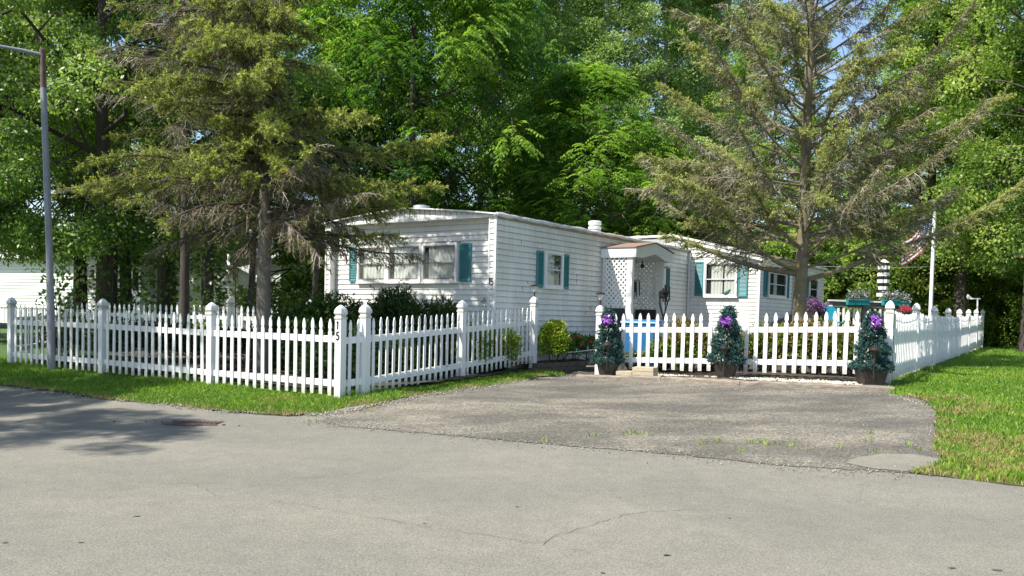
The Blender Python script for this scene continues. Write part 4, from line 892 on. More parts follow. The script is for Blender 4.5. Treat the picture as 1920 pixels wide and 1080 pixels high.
# little garden bird stake
l = yd(1364, 13.75); by = l[1]
t = thing('garden_stake', 'green metal bird on a bent wire stake above the middle topiary', 'garden ornament', (l[0], by, 0))
def rel(px, py, Y, L_=l): q = at_y(px, py, Y); return (q[0]-L_[0], q[1]-Y, q[2])
b = MB(); b.tube([rel(1351.5, 700, by), rel(1351.5, 600, by), rel(1351.5, 571, by), rel(1361, 553, by), rel(1372, 571, by), rel(1376, 600, by), rel(1378, 700, by)], .004, 6); b.obj('stake', M['bronze'], t)
b = MB(); bird = [(-.5, .15), (-.42, .32), (-.25, .25), (-.02, .42), (.2, .5), (.32, .66), (.42, .72), (.5, .66), (.62, .6), (.52, .55), (.46, .38), (.3, .12), (.08, 0), (-.12, 0), (-.3, .1)]
q = rel(1361, 553, by); b.prism([(x*.14, z*.14) for x, z in bird], (q[0], q[1]-.004, q[2]-.005), (1, 0, 0), (0, 0, 1), (0, 1, 0), .008); b.obj('bird', M['patina'], t)
# lamps on the two gate posts
for px, pyt, lb in ((1004, 556, 'solar lamp with conical glass on the fence post beside the mobile home'), (1125, 572, 'solar lamp with conical glass on the gate post beside the left topiary')):
    src = fs_[2] if px == 1004 else fr[0]
    t = thing('post_lamp', lb, 'lamp', (src[0], src[1], src[3]-.01), 0, 'solar lamps on the gate posts')
    b = MB(); b.tube([(0, 0, 0), (0, 0, .10)], [.014, .010], 8); b.obj('stem', M['bronze'], t)
    b = MB(); b.lathe([(.10, .022), (.13, .035), (.19, .066)], n=16); b.obj('glass_shade', M['skybits'], t, True)
    b = MB(); b.lathe([(.19, .084), (.20, .086), (.215, .06), (.225, .02)], n=18); b.obj('lamp_cap', M['bronze'], t, True)
# blue recycling cart behind the fence
l = yd(1204, 15.35, .0); t = thing('recycling_bin', 'blue plastic wheeled recycling bin behind the white pickets by the porch', 'bin', l, -.35, scale=.86)
b = MB()
b._a([(-.26, -.26, .12), (.26, -.26, .12), (.26, .22, .12), (-.26, .22, .12), (-.33, -.36, .98), (.33, -.36, .98), (.33, .34, .98), (-.33, .34, .98)], [(0, 3, 2, 1), (4, 5, 6, 7), (0, 1, 5, 4), (1, 2, 6, 5), (2, 3, 7, 6), (3, 0, 4, 7)]); b.box(-.35, .35, -.38, .36, .92, .99); b.obj('body', M['blue'], t)
b = MB(); b.prism([(-.41, .995), (-.39, 1.03), (.36, 1.07), (.40, 1.03), (.40, .995)], (-.37, 0, 0), (0, 1, 0), (0, 0, 1), (1, 0, 0), .74); b.obj('lid', M['blue'], t)
for sx in (-.3, .3):
    b = MB(); b.tube([(sx-.03, .26, .12), (sx+.03, .26, .12)], .13, 16); b.obj('wheel', M['black'], t)
b = MB(); b.tube([(-.25, .42, .98), (.25, .42, .98)], .015, 8); b.obj('handle', M['black'], t)
# ------------------------------------------------------------------ lamp pole
l = gl(97, 697, .02); t = thing('lamp_pole', 'tall leaning grey steel pole with rusty top and a side arm on the verge', 'street lamp', l)
tp_ = at_y(79.5, 96, l[1]); mid = at_y(84, 250, l[1]); rl = lambda p: (p[0]-l[0], p[1]-l[1], p[2]-l[2])
mid = at_y(81.5, 165, l[1]); b = MB(); b.tube([(0, 0, -.1), rl(at_y(93, 480, l[1])), rl(mid)], [.061, .054, .047], 16); b.obj('pole', M['galv'], t, True)
b = MB(); b.tube([rl(mid), rl(tp_)], [.0475, .041], 16); b.obj('rusty_top', M['rust'], t, True)
b = MB(); q = np.array(rl(tp_)); b.lathe([(0, .046), (.05, .046), (.06, .03)], q-[0, 0, .02], 14); b.obj('pole_cap', M['rust'], t)
b = MB(); b.tube([rl(at_y(80, 103, l[1])), rl(at_y(40, 94, l[1]-.15)), rl(at_y(-40, 80, l[1]-.4)), rl(at_y(-120, 78, l[1]-.7))], [.03, .028, .026, .026], 10); b.obj('arm', M['galv'], t, True)
b = MB(); q = rl(at_y(-140, 80, l[1]-.75)); b.ell(q, (.14, .14, .09), 14); b.obj('lamp_head', M['alum'], t, True)
# ------------------------------------------------------------------ yard ornaments left
l = yd(443, 16.0); t = thing('whirligig', 'white metal wind spinner with a tail vane in front of the ivy covered trees', 'wind spinner', (l[0], l[1], l[2]))
rr_ = lambda px, py: tuple(np.array(at_y(px, py, 16.0))-np.array(l))
b = MB(); b.tube([(0, 0, 0), rr_(441, 502)], .012, 6); b.obj('pole', M['bronze'], t)
b = MB(); b.tube([rr_(428, 497), rr_(452, 503)], .008, 6); q = rr_(452, 503); b.prism([(0, -.02), (.14, -.09), (.16, .07), (0, .03)], q, (1, 0, 0), (0, 0, 1), (0, 1, 0), .006); b.obj('tail_vane', M['whitepaint'], t)
b = MB(); c = np.array(rr_(428, 497))
for k in range(7):
    a = 6.283*k/7; d1 = np.array([.25*math.cos(a), -.5*math.cos(a), math.sin(a)])*.2; d2 = np.array([.25*math.cos(a+.4), -.5*math.cos(a+.4), math.sin(a+.4)])*.17; b._a([c, c+d1+[.02, 0, 0], c+d1*1.05-[.02, 0, 0], c+d2], [(0, 1, 2, 3)])
b.obj('blades', M['whitepaint'], t)
for i, (px, cl_) in enumerate(((596, 'green'), (616, 'yellow'), (682, 'teal'))):
    pass
# ------------------------------------------------------------------ wind chimes by the porch
def chime(label, px, pyt, Y, tubes, top_py, disc=False):
    L0 = at_y(px, pyt, Y); t = thing('wind_chime', label, 'wind chime', L0, 0, 'dark wind chimes by the porch'); f = lambda a, b_: tuple(np.array(at_y(a, b_, Y))-L0)
    b = MB()
    for k, (x, y0, y1) in enumerate(tubes): q0 = np.array(f(x, y0)); q1 = np.array(f(x, y1)); dy = .04*math.sin(k*2.1); b.tube([q0+[0, dy, 0], q1+[0, dy, 0]], .014, 8)
    b.obj('tubes', M['blackmetal'], t)
    b = MB(); q = f(px, top_py); b.tube([q, f(px, pyt)], .003, 5); b.lathe([(0, .05), (.012, .05)], np.array(f(px, pyt)), 12)
    if disc: b.lathe([(0, .08), (.02, .09), (.03, .02)], np.array(f(px-2, pyt+12)), 12)
    b.obj('hanger', M['blackmetal'], t); return t
chime('dark tubular wind chime hanging in the porch opening before the lattice', 1194, 526, 18.3, [(1188.5, 524, 559), (1193.5, 528, 557), (1198.5, 527, 554), (1191, 527, 548)], 482)
chime('large dark wind chime hanging right of the porch post before the small window', 1250, 538, 17.6, [(1247, 534, 572), (1250.5, 533, 566), (1254.5, 537, 563), (1244, 540, 566), (1256, 536, 562)], 500, True)
l = yd(1252, 17.7); t = thing('shepherd_hook', 'dark leafy hanging plant on a forked garden hook right of the porch', 'garden hook', l); f = lambda a, b_: tuple(np.array(at_y(a, b_, 17.7))-np.array(l))
b = MB(); b.tube([(0, 0, 0), f(1245, 600), f(1249, 560), f(1251, 505), f(1249, 500), f(1245, 502)], .012, 6); b.tube([f(1245, 600), f(1237, 570), f(1238, 545)], .02, 6); b.tube([f(1240, 600), f(1247, 585), f(1254, 560)], .014, 6); b.lathe([(-.09, .02), (-.05, .1), (.05, .1), (.1, .03)], np.array(f(1244, 552)), 12); b.obj('hook', M['blackmetal'], t, True)
# ------------------------------------------------------------------ deck with railing, umbrella, flower boxes
Yd = 22.0; k0 = at_y(1552, 600, Yd); t = thing('deck', 'grey timber deck with white balusters behind the right end of the fence', 'deck', (k0[0], Yd, 0)); f = lambda a, b_, Y=Yd: np.array([at_y(a, b_, Y)[0]-k0[0], Y-Yd, at_y(a, b_, Y)[2]])
b = MB(); b.bar(f(1553, 563), f(1700, 568), .14, .04); b.obj('top_rail', M['sash'], t); b = MB(); b.bar(f(1553, 570), f(1700, 575), .04, .13); b.obj('side_board', M['greywood'], t)
for k in range(14):
    px = 1562+k*9.8; b = MB(); p, q = f(px, 577+.03*(px-1553)), f(px, 618); b.bar(p, q, .045, .045, up=(0, 1, 0)); b.obj('baluster', M['whitepaint'], t)
for px in (1556, 1620, 1690):
    b = MB(); p, q = f(px, 572), f(px, 640); b.bar(p, q, .10, .10, up=(0, 1, 0)); b.obj('post', M['whitepaint' if px < 1600 else 'greywood'], t)
b = MB(); b.bar(f(1541, 606), f(1551, 566), .06, .10, up=(0, 1, 0)); b.obj('stair_rail', M['greywood'], t)
b = MB(); p, q = f(1540, 622), f(1706, 622); b.bar(p+[0, 1.0, 0], q+[0, 1., 0], 2.4, .1); b.obj('deck_floor', M['greywood'], t)
b = MB(); b.bar(f(1541, 586), f(1541, 640), .14, .14, up=(0, 1, 0)); b.lathe([(0, .10), (.03, .10)], f(1541, 586), sq=True); b.obj('newel_post', M['whitepaint'], t)
def fbox(px0, px1, py, lb, seed, mt='petalmix'):
    q = at_y((px0+px1)/2, py, Yd-.14); w_ = (px1-px0)*Yd/F; t = thing('flower_box', lb, 'flower box', q, 0, 'teal flower boxes on the deck railing')
    b = MB(); b.prism([(-.07, 0), (-.10, .13), (.10, .13), (.07, 0)], (-w_/2, 0, 0), (0, 1, 0), (0, 0, 1), (1, 0, 0), w_); b.box(-w_/2-.01, w_/2+.01, -.112, .112, .12, .145); b.obj('planter', M['tealpot'], t)
    rg = np.random.default_rng(seed); n = 520; P = np.column_stack([rg.uniform(-w_/2, w_/2, n), rg.normal(0, .07, n), .14+np.abs(rg.normal(0, .10, n))]); D = rg.normal(0, 1, (n, 3))+[0, 0, .6]
    V, Fq, T = leafq(P, D, rg.normal(size=(n, 3)), .055, .04, rg.random(n)); link('blossoms', npmesh('blossoms', V, Fq, T), t, M[mt]); return t
fbox(1588, 1628, 572, 'teal flower box full of lavender blooms, left one on the deck railing', 1)
fbox(1655, 1684, 573, 'teal flower box with pale lavender blooms on the rail below the striped umbrella', 2)
fbox(1684, 1704, 576, 'short teal flower box at the right end of the deck railing', 3)
def blob(name, label, cat, px, py, Y, r, n, m, seed, L=.06, potc=None, tr=(0, 1)):
    q = at_y(px, py, Y); t = thing(name, label, cat, q); rg = np.random.default_rng(seed); u = nrm(rg.normal(size=(n, 3)))*rg.uniform(.4, 1, (n, 1))*r
    V, Fq, T = leafq(u, u+rg.normal(0, .1, (n, 3)), rg.normal(size=(n, 3)), L, L*.6, rg.uniform(*tr, n)); link('foliage', npmesh('foliage', V, Fq, T), t, M[m])
    b = MB(); b.lathe([(-r-.12, .10), (-r*.3, .15)], n=14); b.obj('pot', M[potc or 'pot'], t); return t
blob('potted_flower', 'purple leaved hanging plant just right of the big spruce trunk', 'plant', 1524, 572, 20.5, .2, 420, 'petalpurple', 1)
blob('potted_flower', 'second purple plant lower down left of the stair rail', 'plant', 1537, 580, 20.8, .17, 360, 'petalpurple', 2)
blob('potted_flower', 'bright red geranium in a pot behind the right corner post', 'plant', 1697, 582, 21.3, .13, 300, 'petalred', 3, .05)
l = yd(1565, 20.9); l = (l[0], l[1], .62); t = thing('patio_chair', 'turquoise plastic patio chair behind the pickets near the stairs', 'chair', l, .3)
b = MB(); pts = [(x, .25, z) for x, z in ((-.24, .4), (-.25, .62), (-.2, .74), (-.1, .8), (.1, .8), (.2, .74), (.25, .62), (.24, .4))]; b.prism([(p[0], p[2]) for p in pts], (0, .22, 0), (1, 0, 0), (0, 0, 1), (0, 1, 0), .03); b.obj('backrest', M['cyan'], t)
b = MB(); b.box(-.25, .25, -.25, .22, .38, .42); b.obj('seat', M['cyan'], t)
for sx in (-.22, .22):
    for sy in (-.22, .2): b = MB(); b.bar((sx, sy, -.05), (sx, sy, .38), .035, .035, up=(0, 1, 0)); b.obj('leg', M['cyan'], t)
# striped umbrella
q = yd(1653, 22.6); zt_ = zt(1653, 486, 22.6); zb_ = zt(1650, 556, 22.6); t = thing('umbrella', 'closed black and white striped patio umbrella above the deck railing', 'umbrella', (q[0], q[1], .6))
b = MB(); b.tube([(0, 0, 0), (0, 0, zt_-.6+.06)], .02, 8); b.obj('pole', M['blackmetal'], t)
H_ = zt_-zb_; nb_ = 11; mw, mk_ = MB(), MB()
for k in range(nb_):
    z0, z1 = zb_-.6+H_*k/nb_, zb_-.6+H_*(k+1)/nb_
    def rr2(z): s = (z-(zb_-.6))/H_; return max(.02, (.14 if s < .12 else .085+.05*min(1, (s-.12)*3)) if s < .9 else .13*(1-(s-.9)/.11))
    mm = mw if k % 2 == 0 else mk_; vs = []; N = 24
    for z in (z0, (z0+z1)/2, z1):
        for j in range(N): a = 6.2832*j/N; r_ = rr2(z)*(1+.16*math.cos(8*a+z*3)); vs.append((r_*math.cos(a), r_*math.sin(a), z))
    mm._a(vs, [(i*N+j, i*N+(j+1) % N, (i+1)*N+(j+1) % N, (i+1)*N+j) for i in range(2) for j in range(N)])
mw.obj('white_stripes', M['whitepaint'], t, True); mk_.obj('black_stripes', M['black'], t, True)
# shed behind the deck
a = yd(1530, 33); c = yd(1735, 33); t = thing('shed', 'low dark shed with a shallow pale edged roof behind the deck', 'shed', (a[0], a[1], a[2])); w_ = c[0]-a[0]; h_ = zt(1600, 548, 33)-a[2]
b = MB(); b.box(.3, w_-.2, .2, 3, -.1, h_-.25); b.obj('wall', M['greywood'], t)
b = MB(); b.prism([(0, h_-.45), (w_*.55, h_+.12), (w_, h_-.25), (w_, h_-.32), (w_*.55, h_+.04), (0, h_-.53)], (0, 0, 0), (1, 0, 0), (0, 0, 1), (0, 1, 0), 3.2); b.obj('roof', M['roofmetal'], t)
# flag pole and flag
l = yd(1744, 21.9); top = np.array(at_y(1753, 386, 21.9))-np.array(l); t = thing('flag_pole', 'white flag pole with a funnel shaped top inside the long side fence', 'flag pole', l)
b = MB(); b.tube([(0, 0, 0), top*.5, top], [.048, .044, .04], 12); b.obj('pole', M['whitepaint'], t, True)
b = MB(); b.lathe([(-.02, .055), (.03, .06), (.12, .12), (.15, .13), (.16, .08)], top, 14); b.obj('finial', M['galv'], t, True)
fp = l+top*np.array([.93, 1, .93]); t = thing('flag', 'draped striped flag with a starred blue corner half hidden by the spruce limb', 'flag', fp)
cols = {'red': MB(), 'white': MB(), 'navy': MB(), 'star': MB()}; nx, ny = 16, 13
def FP(i, j): s = i/nx; v = j/ny; return (-.05-.72*s-.05*math.sin(6*s+2*v), .07*math.sin(9*s+1.5*v), -.95*v*.75-.62*s-.04*math.cos(8*s))
for j in range(ny):
    for i in range(nx):
        nv = i < 7 and j < 7; key = 'navy' if nv else ('red' if j % 2 == 0 else 'white'); cols[key]._a([FP(i, j), FP(i+1, j), FP(i+1, j+1), FP(i, j+1)], [(0, 1, 2, 3)])
        if nv:
            for o_ in (-.006, .006): p = np.array(FP(i+.5, j+.5))+[0, o_, 0]; cols['star']._a([p+np.array([.016*math.cos(1.571+k*.6283)*(1 if k % 2 == 0 else .4), 0, .016*math.sin(1.571+k*.6283)*(1 if k % 2 == 0 else .4)]) for k in range(10)], [tuple(range(10))])
M['navy'] = simple('navy_cloth', (.02, .03, .12), .8); M['flagred'] = simple('red_cloth', (.30, .05, .055), .8); M['clothw'] = simple('white_cloth', (.75, .75, .75), .8)
for k_, mm in (('red', 'flagred'), ('white', 'clothw'), ('navy', 'navy'), ('star', 'clothw')): cols[k_].obj({'red': 'red_stripes', 'white': 'white_stripes', 'navy': 'blue_corner', 'star': 'stars'}[k_], M[mm], t, True)
# wind vane beyond the fence end
l = yd(1834, 25.5); f = lambda a, b_: np.array(at_y(a, b_, 25.5))-np.array(l); t = thing('wind_vane', 'white wind vane on a thin pole above the far end of the side fence', 'wind vane', l)
b = MB(); b.tube([(0, 0, 0), f(1833, 560)], .025, 8); b.obj('pole', M['sash'], t); b = MB(); b.bar(f(1838, 560), f(1822, 560), .03, .03); b.obj('arm', M['sash'], t)
b = MB(); p = f(1823, 560); b.prism([(0, -.02), (-.14, -.02), (-.17, .06), (-.13, .13), (0, .02)], p, (1, 0, 0), (0, 0, 1), (0, 1, 0), .02); b.obj('vane', M['whitepaint'], t)
# clothes line
b = MB(); b.tube([at_y(1535, 499, 20), at_y(1640, 503, 23), at_y(1745, 500, 26)], .006, 5); tag(b.obj('clothes_line', M['sash']), 'thin pale line stretched behind the striped umbrella', 'line')
# ------------------------------------------------------------------ trees
def trunk_mb(H, r, rg, lean=(0, 0), wob=.12, n=12, rtop=.12):
    pts = []; rad = []
    for i in range(n+1):
        s = i/n; pts.append(np.array([lean[0]*s*H+wob*math.sin(s*7+rg.random())*s, lean[1]*s*H+wob*math.cos(s*5)*s, H*s])); rad.append(r*((1-s)*(1-rtop)+rtop)*(1+.35*math.exp(-s*H*2)))
    return pts, rad
def broadleaf(name, label, loc, H, z0, rmax, nclump, per, L, W, leaf, bark='darkbark', seed=1, trunk_r=.2, rc=(.5, .9), kind='oval', droop=.2, pinn=False, group=None, fork=1, shell=.2, lean=(0, 0), scale=None):
    rg = np.random.default_rng(seed); t = thing(name, label, 'tree', loc, 0, group, scale)
    b = MB(); pts, rad = trunk_mb(H*.9, trunk_r, rg, lean); b.tube(pts, rad, 10)
    TP = np.array(pts); lob = rg.uniform(0, 6.28, 5); limbs = []
    def env(s, a):
        if kind == 'oval': e = np.sin(np.pi*np.clip(s*.82+.15, 0, 1))**.75
        elif kind == 'tall': e = np.sin(np.pi*np.clip(s*.8+.16, 0, 1))**.6*(.8+.2*np.sin(s*9))
        else: e = (1-s)**.7
        return rmax*e*(1+.16*np.sin(2*a+lob[0])+.13*np.sin(3*a+lob[1]+5*s)+.10*np.sin(5*a+lob[2]-9*s))
    s = rg.random(nclump)**.9; a = rg.uniform(0, 6.283, nclump); q = rg.uniform(shell, 1, nclump)**.55
    e = env(s, a)*q; zc = z0+(H-z0)*s-(q*.5); tz = np.clip(zc/(H*.9), 0, 1); ix = (tz*(len(TP)-1)); i0 = np.clip(ix.astype(int), 0, len(TP)-2); fr_ = (ix-i0)[:, None]
    axis = TP[i0]*(1-fr_)+TP[i0+1]*fr_; C = axis+np.column_stack([e*np.cos(a), e*np.sin(a), zc-axis[:, 2]])
    # limbs
    nl = 16; samp = []
    for k in range(nl):
        ss = (k+.5)/nl; aa = k*2.4+rg.normal(0, .3); zz = z0*.75+(H*.85-z0*.75)*ss; base = np.array([np.interp(zz, TP[:, 2], TP[:, j]) for j in range(3)]); ee = env(np.array(ss), np.array(aa))*.78
        end = base+np.array([ee*math.cos(aa), ee*math.sin(aa), ee*.55+.3]); p = [base+(end-base)*u_+np.array([rg.normal(0, .12), rg.normal(0, .12), -.25*math.sin(u_*3.1)])*(u_ > 0) for u_ in (0, .33, .66, 1)]
        rr = trunk_r*.42*(1-ss*.6); b.tube(p, [rr, rr*.7, rr*.45, rr*.2], 6)
        samp += [(p[i]*(1-w_)+p[i+1]*w_) for i in range(3) for w_ in (0, .5)]+[p[3]]
    b.obj('trunk', M[bark], t, True)
    samp = np.array(samp); near = np.array([samp[np.argmin(((samp-c)**2).sum(1))] for c in C]); mid = (near+C)/2+rg.normal(0, .12, C.shape)+[0, 0, .1]
    V1, F1, _ = segs(near, mid, .028, .018); V2, F2, _ = segs(mid, C, .018, .006); TV, TF = np.vstack([V1, V2]), np.vstack([F1, F2+len(V1)])
    # leaves
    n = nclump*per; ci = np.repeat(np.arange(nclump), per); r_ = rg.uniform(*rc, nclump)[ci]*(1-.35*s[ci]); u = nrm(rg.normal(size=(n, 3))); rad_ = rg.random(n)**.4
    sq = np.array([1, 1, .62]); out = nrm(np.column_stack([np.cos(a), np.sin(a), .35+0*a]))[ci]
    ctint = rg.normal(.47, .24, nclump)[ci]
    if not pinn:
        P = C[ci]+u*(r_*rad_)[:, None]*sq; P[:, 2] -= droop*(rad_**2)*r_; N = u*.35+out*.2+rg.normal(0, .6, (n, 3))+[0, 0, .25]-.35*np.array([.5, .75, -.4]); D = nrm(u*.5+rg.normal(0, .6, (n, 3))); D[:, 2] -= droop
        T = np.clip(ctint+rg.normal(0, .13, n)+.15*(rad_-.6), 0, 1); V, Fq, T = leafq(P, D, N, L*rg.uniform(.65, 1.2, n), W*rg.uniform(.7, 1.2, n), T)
    else:
        K = 10; m = n//K; ci = np.repeat(np.arange(nclump), per//K); m = len(ci); u = nrm(rg.normal(size=(m, 3))); u[:, 2] = u[:, 2]*.8+.25; u = nrm(u); B0 = C[ci]+u*rg.uniform(.3, 1, (m, 1))*rg.uniform(*rc, nclump)[ci][:, None]*np.array([1, 1, .95])
        Dr = nrm(np.column_stack([u[:, 0], u[:, 1], u[:, 2]*.4])+rg.normal(0, .25, (m, 3))); Lr = rg.uniform(.3, .5, m); tt = np.linspace(.12, 1, K//2)
        P = B0[:, None]+Dr[:, None]*(Lr[:, None]*tt)[..., None]; P[..., 2] -= (Lr[:, None]*tt**2)*.55; side = nrm(np.cross(Dr, [0, 0, 1.]))
        tang = nrm(Dr[:, None]+np.array([0, 0, -1.])*(1.1*tt)[None, :, None]); Ps = []; Ds = []; Ns = []; Ts = []
        ct = np.clip(ctint[:0].mean() if 0 else rg.normal(.5, .32, nclump)[ci]+.15*(u[:, 2]-.3), 0, 1)
        for sg in (-1, 1):
            Ps.append(P.reshape(-1, 3)); Ds.append((tang*.55+sg*side[:, None]).reshape(-1, 3)-np.array([0, 0, .35])); Ns.append(np.broadcast_to(np.array([0, 0, 1.]), Ps[-1].shape)+rg.normal(0, .25, Ps[-1].shape)); Ts.append(np.repeat(ct, K//2)+rg.normal(0, .07, m*(K//2)))
        P = np.vstack(Ps); V, Fq, T = leafq(P, np.vstack(Ds), np.vstack(Ns), L*rg.uniform(.8, 1.15, len(P)), W, np.clip(np.concatenate(Ts), 0, 1))
    me = npmesh('crown', np.vstack([V, TV]), np.vstack([Fq, TF+len(V)]), np.concatenate([T, np.zeros(len(TV))])); me.materials.append(M[leaf]); me.materials.append(M[bark])
    me.polygons.foreach_set('material_index', np.concatenate([np.zeros(len(Fq), np.int32), np.ones(len(TF), np.int32)])); link('crown', me, t); return t
def place(px, Y, dz=-.1): x, y, z = yd(px, Y, dz); return (x, y, z)
copyl = []
TG = 'broadleaf trees behind the homes'
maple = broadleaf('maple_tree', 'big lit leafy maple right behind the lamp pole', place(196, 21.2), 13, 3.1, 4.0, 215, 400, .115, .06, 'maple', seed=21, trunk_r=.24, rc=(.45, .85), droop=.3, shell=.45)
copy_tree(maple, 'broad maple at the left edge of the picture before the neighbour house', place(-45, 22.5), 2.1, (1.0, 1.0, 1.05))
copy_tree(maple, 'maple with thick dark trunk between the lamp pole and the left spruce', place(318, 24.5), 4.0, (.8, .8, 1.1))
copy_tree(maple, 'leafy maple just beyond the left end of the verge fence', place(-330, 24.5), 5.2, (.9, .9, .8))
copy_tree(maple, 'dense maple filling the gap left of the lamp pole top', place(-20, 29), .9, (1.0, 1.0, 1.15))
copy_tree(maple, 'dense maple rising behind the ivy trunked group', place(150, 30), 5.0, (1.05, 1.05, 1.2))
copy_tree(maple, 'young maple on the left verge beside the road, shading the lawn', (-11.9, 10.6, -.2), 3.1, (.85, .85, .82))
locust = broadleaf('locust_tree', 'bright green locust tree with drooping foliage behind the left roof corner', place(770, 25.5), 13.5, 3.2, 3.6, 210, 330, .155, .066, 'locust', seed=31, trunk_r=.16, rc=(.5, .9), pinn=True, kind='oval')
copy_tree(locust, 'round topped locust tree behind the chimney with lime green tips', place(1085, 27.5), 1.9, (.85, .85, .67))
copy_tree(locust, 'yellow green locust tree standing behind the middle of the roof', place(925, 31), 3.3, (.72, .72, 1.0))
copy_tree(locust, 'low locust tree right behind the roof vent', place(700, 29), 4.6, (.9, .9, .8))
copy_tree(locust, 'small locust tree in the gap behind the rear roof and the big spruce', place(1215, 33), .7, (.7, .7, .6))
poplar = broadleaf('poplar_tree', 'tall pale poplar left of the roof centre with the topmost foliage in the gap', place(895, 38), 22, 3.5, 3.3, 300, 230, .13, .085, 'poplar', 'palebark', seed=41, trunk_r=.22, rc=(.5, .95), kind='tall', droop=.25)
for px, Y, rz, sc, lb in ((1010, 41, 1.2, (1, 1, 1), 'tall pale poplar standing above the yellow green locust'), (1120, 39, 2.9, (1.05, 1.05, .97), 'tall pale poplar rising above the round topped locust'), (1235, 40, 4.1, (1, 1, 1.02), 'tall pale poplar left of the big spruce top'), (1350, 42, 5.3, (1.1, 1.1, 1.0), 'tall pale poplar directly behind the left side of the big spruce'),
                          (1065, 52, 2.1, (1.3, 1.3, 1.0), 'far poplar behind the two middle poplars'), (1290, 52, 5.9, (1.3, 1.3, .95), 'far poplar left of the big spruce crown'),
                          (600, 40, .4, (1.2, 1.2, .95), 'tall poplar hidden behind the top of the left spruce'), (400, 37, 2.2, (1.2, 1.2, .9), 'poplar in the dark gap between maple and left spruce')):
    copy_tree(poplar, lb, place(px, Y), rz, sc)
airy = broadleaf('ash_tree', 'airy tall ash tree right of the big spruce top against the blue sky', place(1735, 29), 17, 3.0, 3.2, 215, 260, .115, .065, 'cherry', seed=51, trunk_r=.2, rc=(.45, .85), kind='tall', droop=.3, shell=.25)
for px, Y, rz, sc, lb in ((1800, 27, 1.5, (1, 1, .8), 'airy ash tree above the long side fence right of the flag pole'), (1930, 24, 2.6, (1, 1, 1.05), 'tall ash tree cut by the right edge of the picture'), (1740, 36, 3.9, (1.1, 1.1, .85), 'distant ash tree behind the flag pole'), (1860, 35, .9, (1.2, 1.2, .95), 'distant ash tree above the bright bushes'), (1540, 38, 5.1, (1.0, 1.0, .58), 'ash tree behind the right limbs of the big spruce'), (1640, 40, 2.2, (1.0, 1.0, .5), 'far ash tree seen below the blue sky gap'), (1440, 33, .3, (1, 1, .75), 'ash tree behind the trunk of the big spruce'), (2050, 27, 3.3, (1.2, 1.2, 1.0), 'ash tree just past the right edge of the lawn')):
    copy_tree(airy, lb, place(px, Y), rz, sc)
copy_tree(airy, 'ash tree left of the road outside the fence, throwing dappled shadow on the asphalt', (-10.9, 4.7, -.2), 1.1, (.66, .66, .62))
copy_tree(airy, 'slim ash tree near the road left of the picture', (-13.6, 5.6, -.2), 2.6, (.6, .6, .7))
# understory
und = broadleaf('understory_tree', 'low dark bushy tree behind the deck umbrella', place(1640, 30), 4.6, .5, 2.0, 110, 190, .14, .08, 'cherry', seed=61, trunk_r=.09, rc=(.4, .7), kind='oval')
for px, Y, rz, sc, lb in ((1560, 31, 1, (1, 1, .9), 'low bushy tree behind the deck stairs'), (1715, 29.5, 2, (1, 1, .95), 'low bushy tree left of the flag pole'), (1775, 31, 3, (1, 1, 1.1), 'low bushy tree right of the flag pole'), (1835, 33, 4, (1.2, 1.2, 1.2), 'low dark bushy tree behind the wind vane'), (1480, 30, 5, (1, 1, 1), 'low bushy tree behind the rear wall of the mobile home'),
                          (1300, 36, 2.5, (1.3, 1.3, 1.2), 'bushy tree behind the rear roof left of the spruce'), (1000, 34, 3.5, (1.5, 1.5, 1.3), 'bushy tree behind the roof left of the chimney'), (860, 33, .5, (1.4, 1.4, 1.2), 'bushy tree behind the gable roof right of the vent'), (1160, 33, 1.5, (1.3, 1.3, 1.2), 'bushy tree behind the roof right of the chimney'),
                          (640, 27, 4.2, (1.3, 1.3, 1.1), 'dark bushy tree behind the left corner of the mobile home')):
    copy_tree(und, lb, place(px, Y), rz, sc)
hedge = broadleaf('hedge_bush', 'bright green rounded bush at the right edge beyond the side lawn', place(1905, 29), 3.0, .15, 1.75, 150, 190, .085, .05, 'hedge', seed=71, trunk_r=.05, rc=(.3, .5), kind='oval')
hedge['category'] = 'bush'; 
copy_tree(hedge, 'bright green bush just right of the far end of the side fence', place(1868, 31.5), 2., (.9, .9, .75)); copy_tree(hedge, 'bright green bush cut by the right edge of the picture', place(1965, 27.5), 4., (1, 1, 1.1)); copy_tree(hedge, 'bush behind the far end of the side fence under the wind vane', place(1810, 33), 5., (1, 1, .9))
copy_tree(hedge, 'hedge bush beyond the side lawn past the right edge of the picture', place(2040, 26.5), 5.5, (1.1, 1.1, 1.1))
# ivy covered trunks
def ivy(label, px, Y, h, seed, lean=0):
    rg = np.random.default_rng(seed); l = place(px, Y); t = thing('ivy_trunk', label, 'tree', l, 0, 'ivy covered trunks behind the verge fence'); b = MB(); b.tube([(0, 0, 0), (lean*.5, 0, h*.5), (lean, 0, h)], [.17, .14, .11], 8); b.obj('trunk', M['darkbark'], t, True)
    n = 1100; z = rg.random(n)*h; a = rg.uniform(0, 6.28, n); r_ = .16+np.abs(rg.normal(0, .22, n)); P = np.column_stack([r_*np.cos(a)+lean*z/h, r_*np.sin(a), z]); D = np.column_stack([np.cos(a), np.sin(a), -.3+0*a])+rg.normal(0, .5, (n, 3))
    V, Fq, T = leafq(P, D, rg.normal(size=(n, 3))+[0, -.3, .5], .13, .08, rg.uniform(0, .45, n)); link('ivy', npmesh('ivy', V, Fq, T), t, M['maple'])
ivy('thick ivy covered trunk nearest the lamp pole', 206, 21.2, 4.6, 1, .1); ivy('thinner ivy covered trunk beside the neighbour window', 238, 22.2, 4.6, 2, -.1); ivy('ivy covered trunk in the middle of the dark group', 306, 20.4, 4.4, 3); ivy('leafy ivy covered trunk left of the wind spinner', 385, 19.6, 4.0, 4, .1)
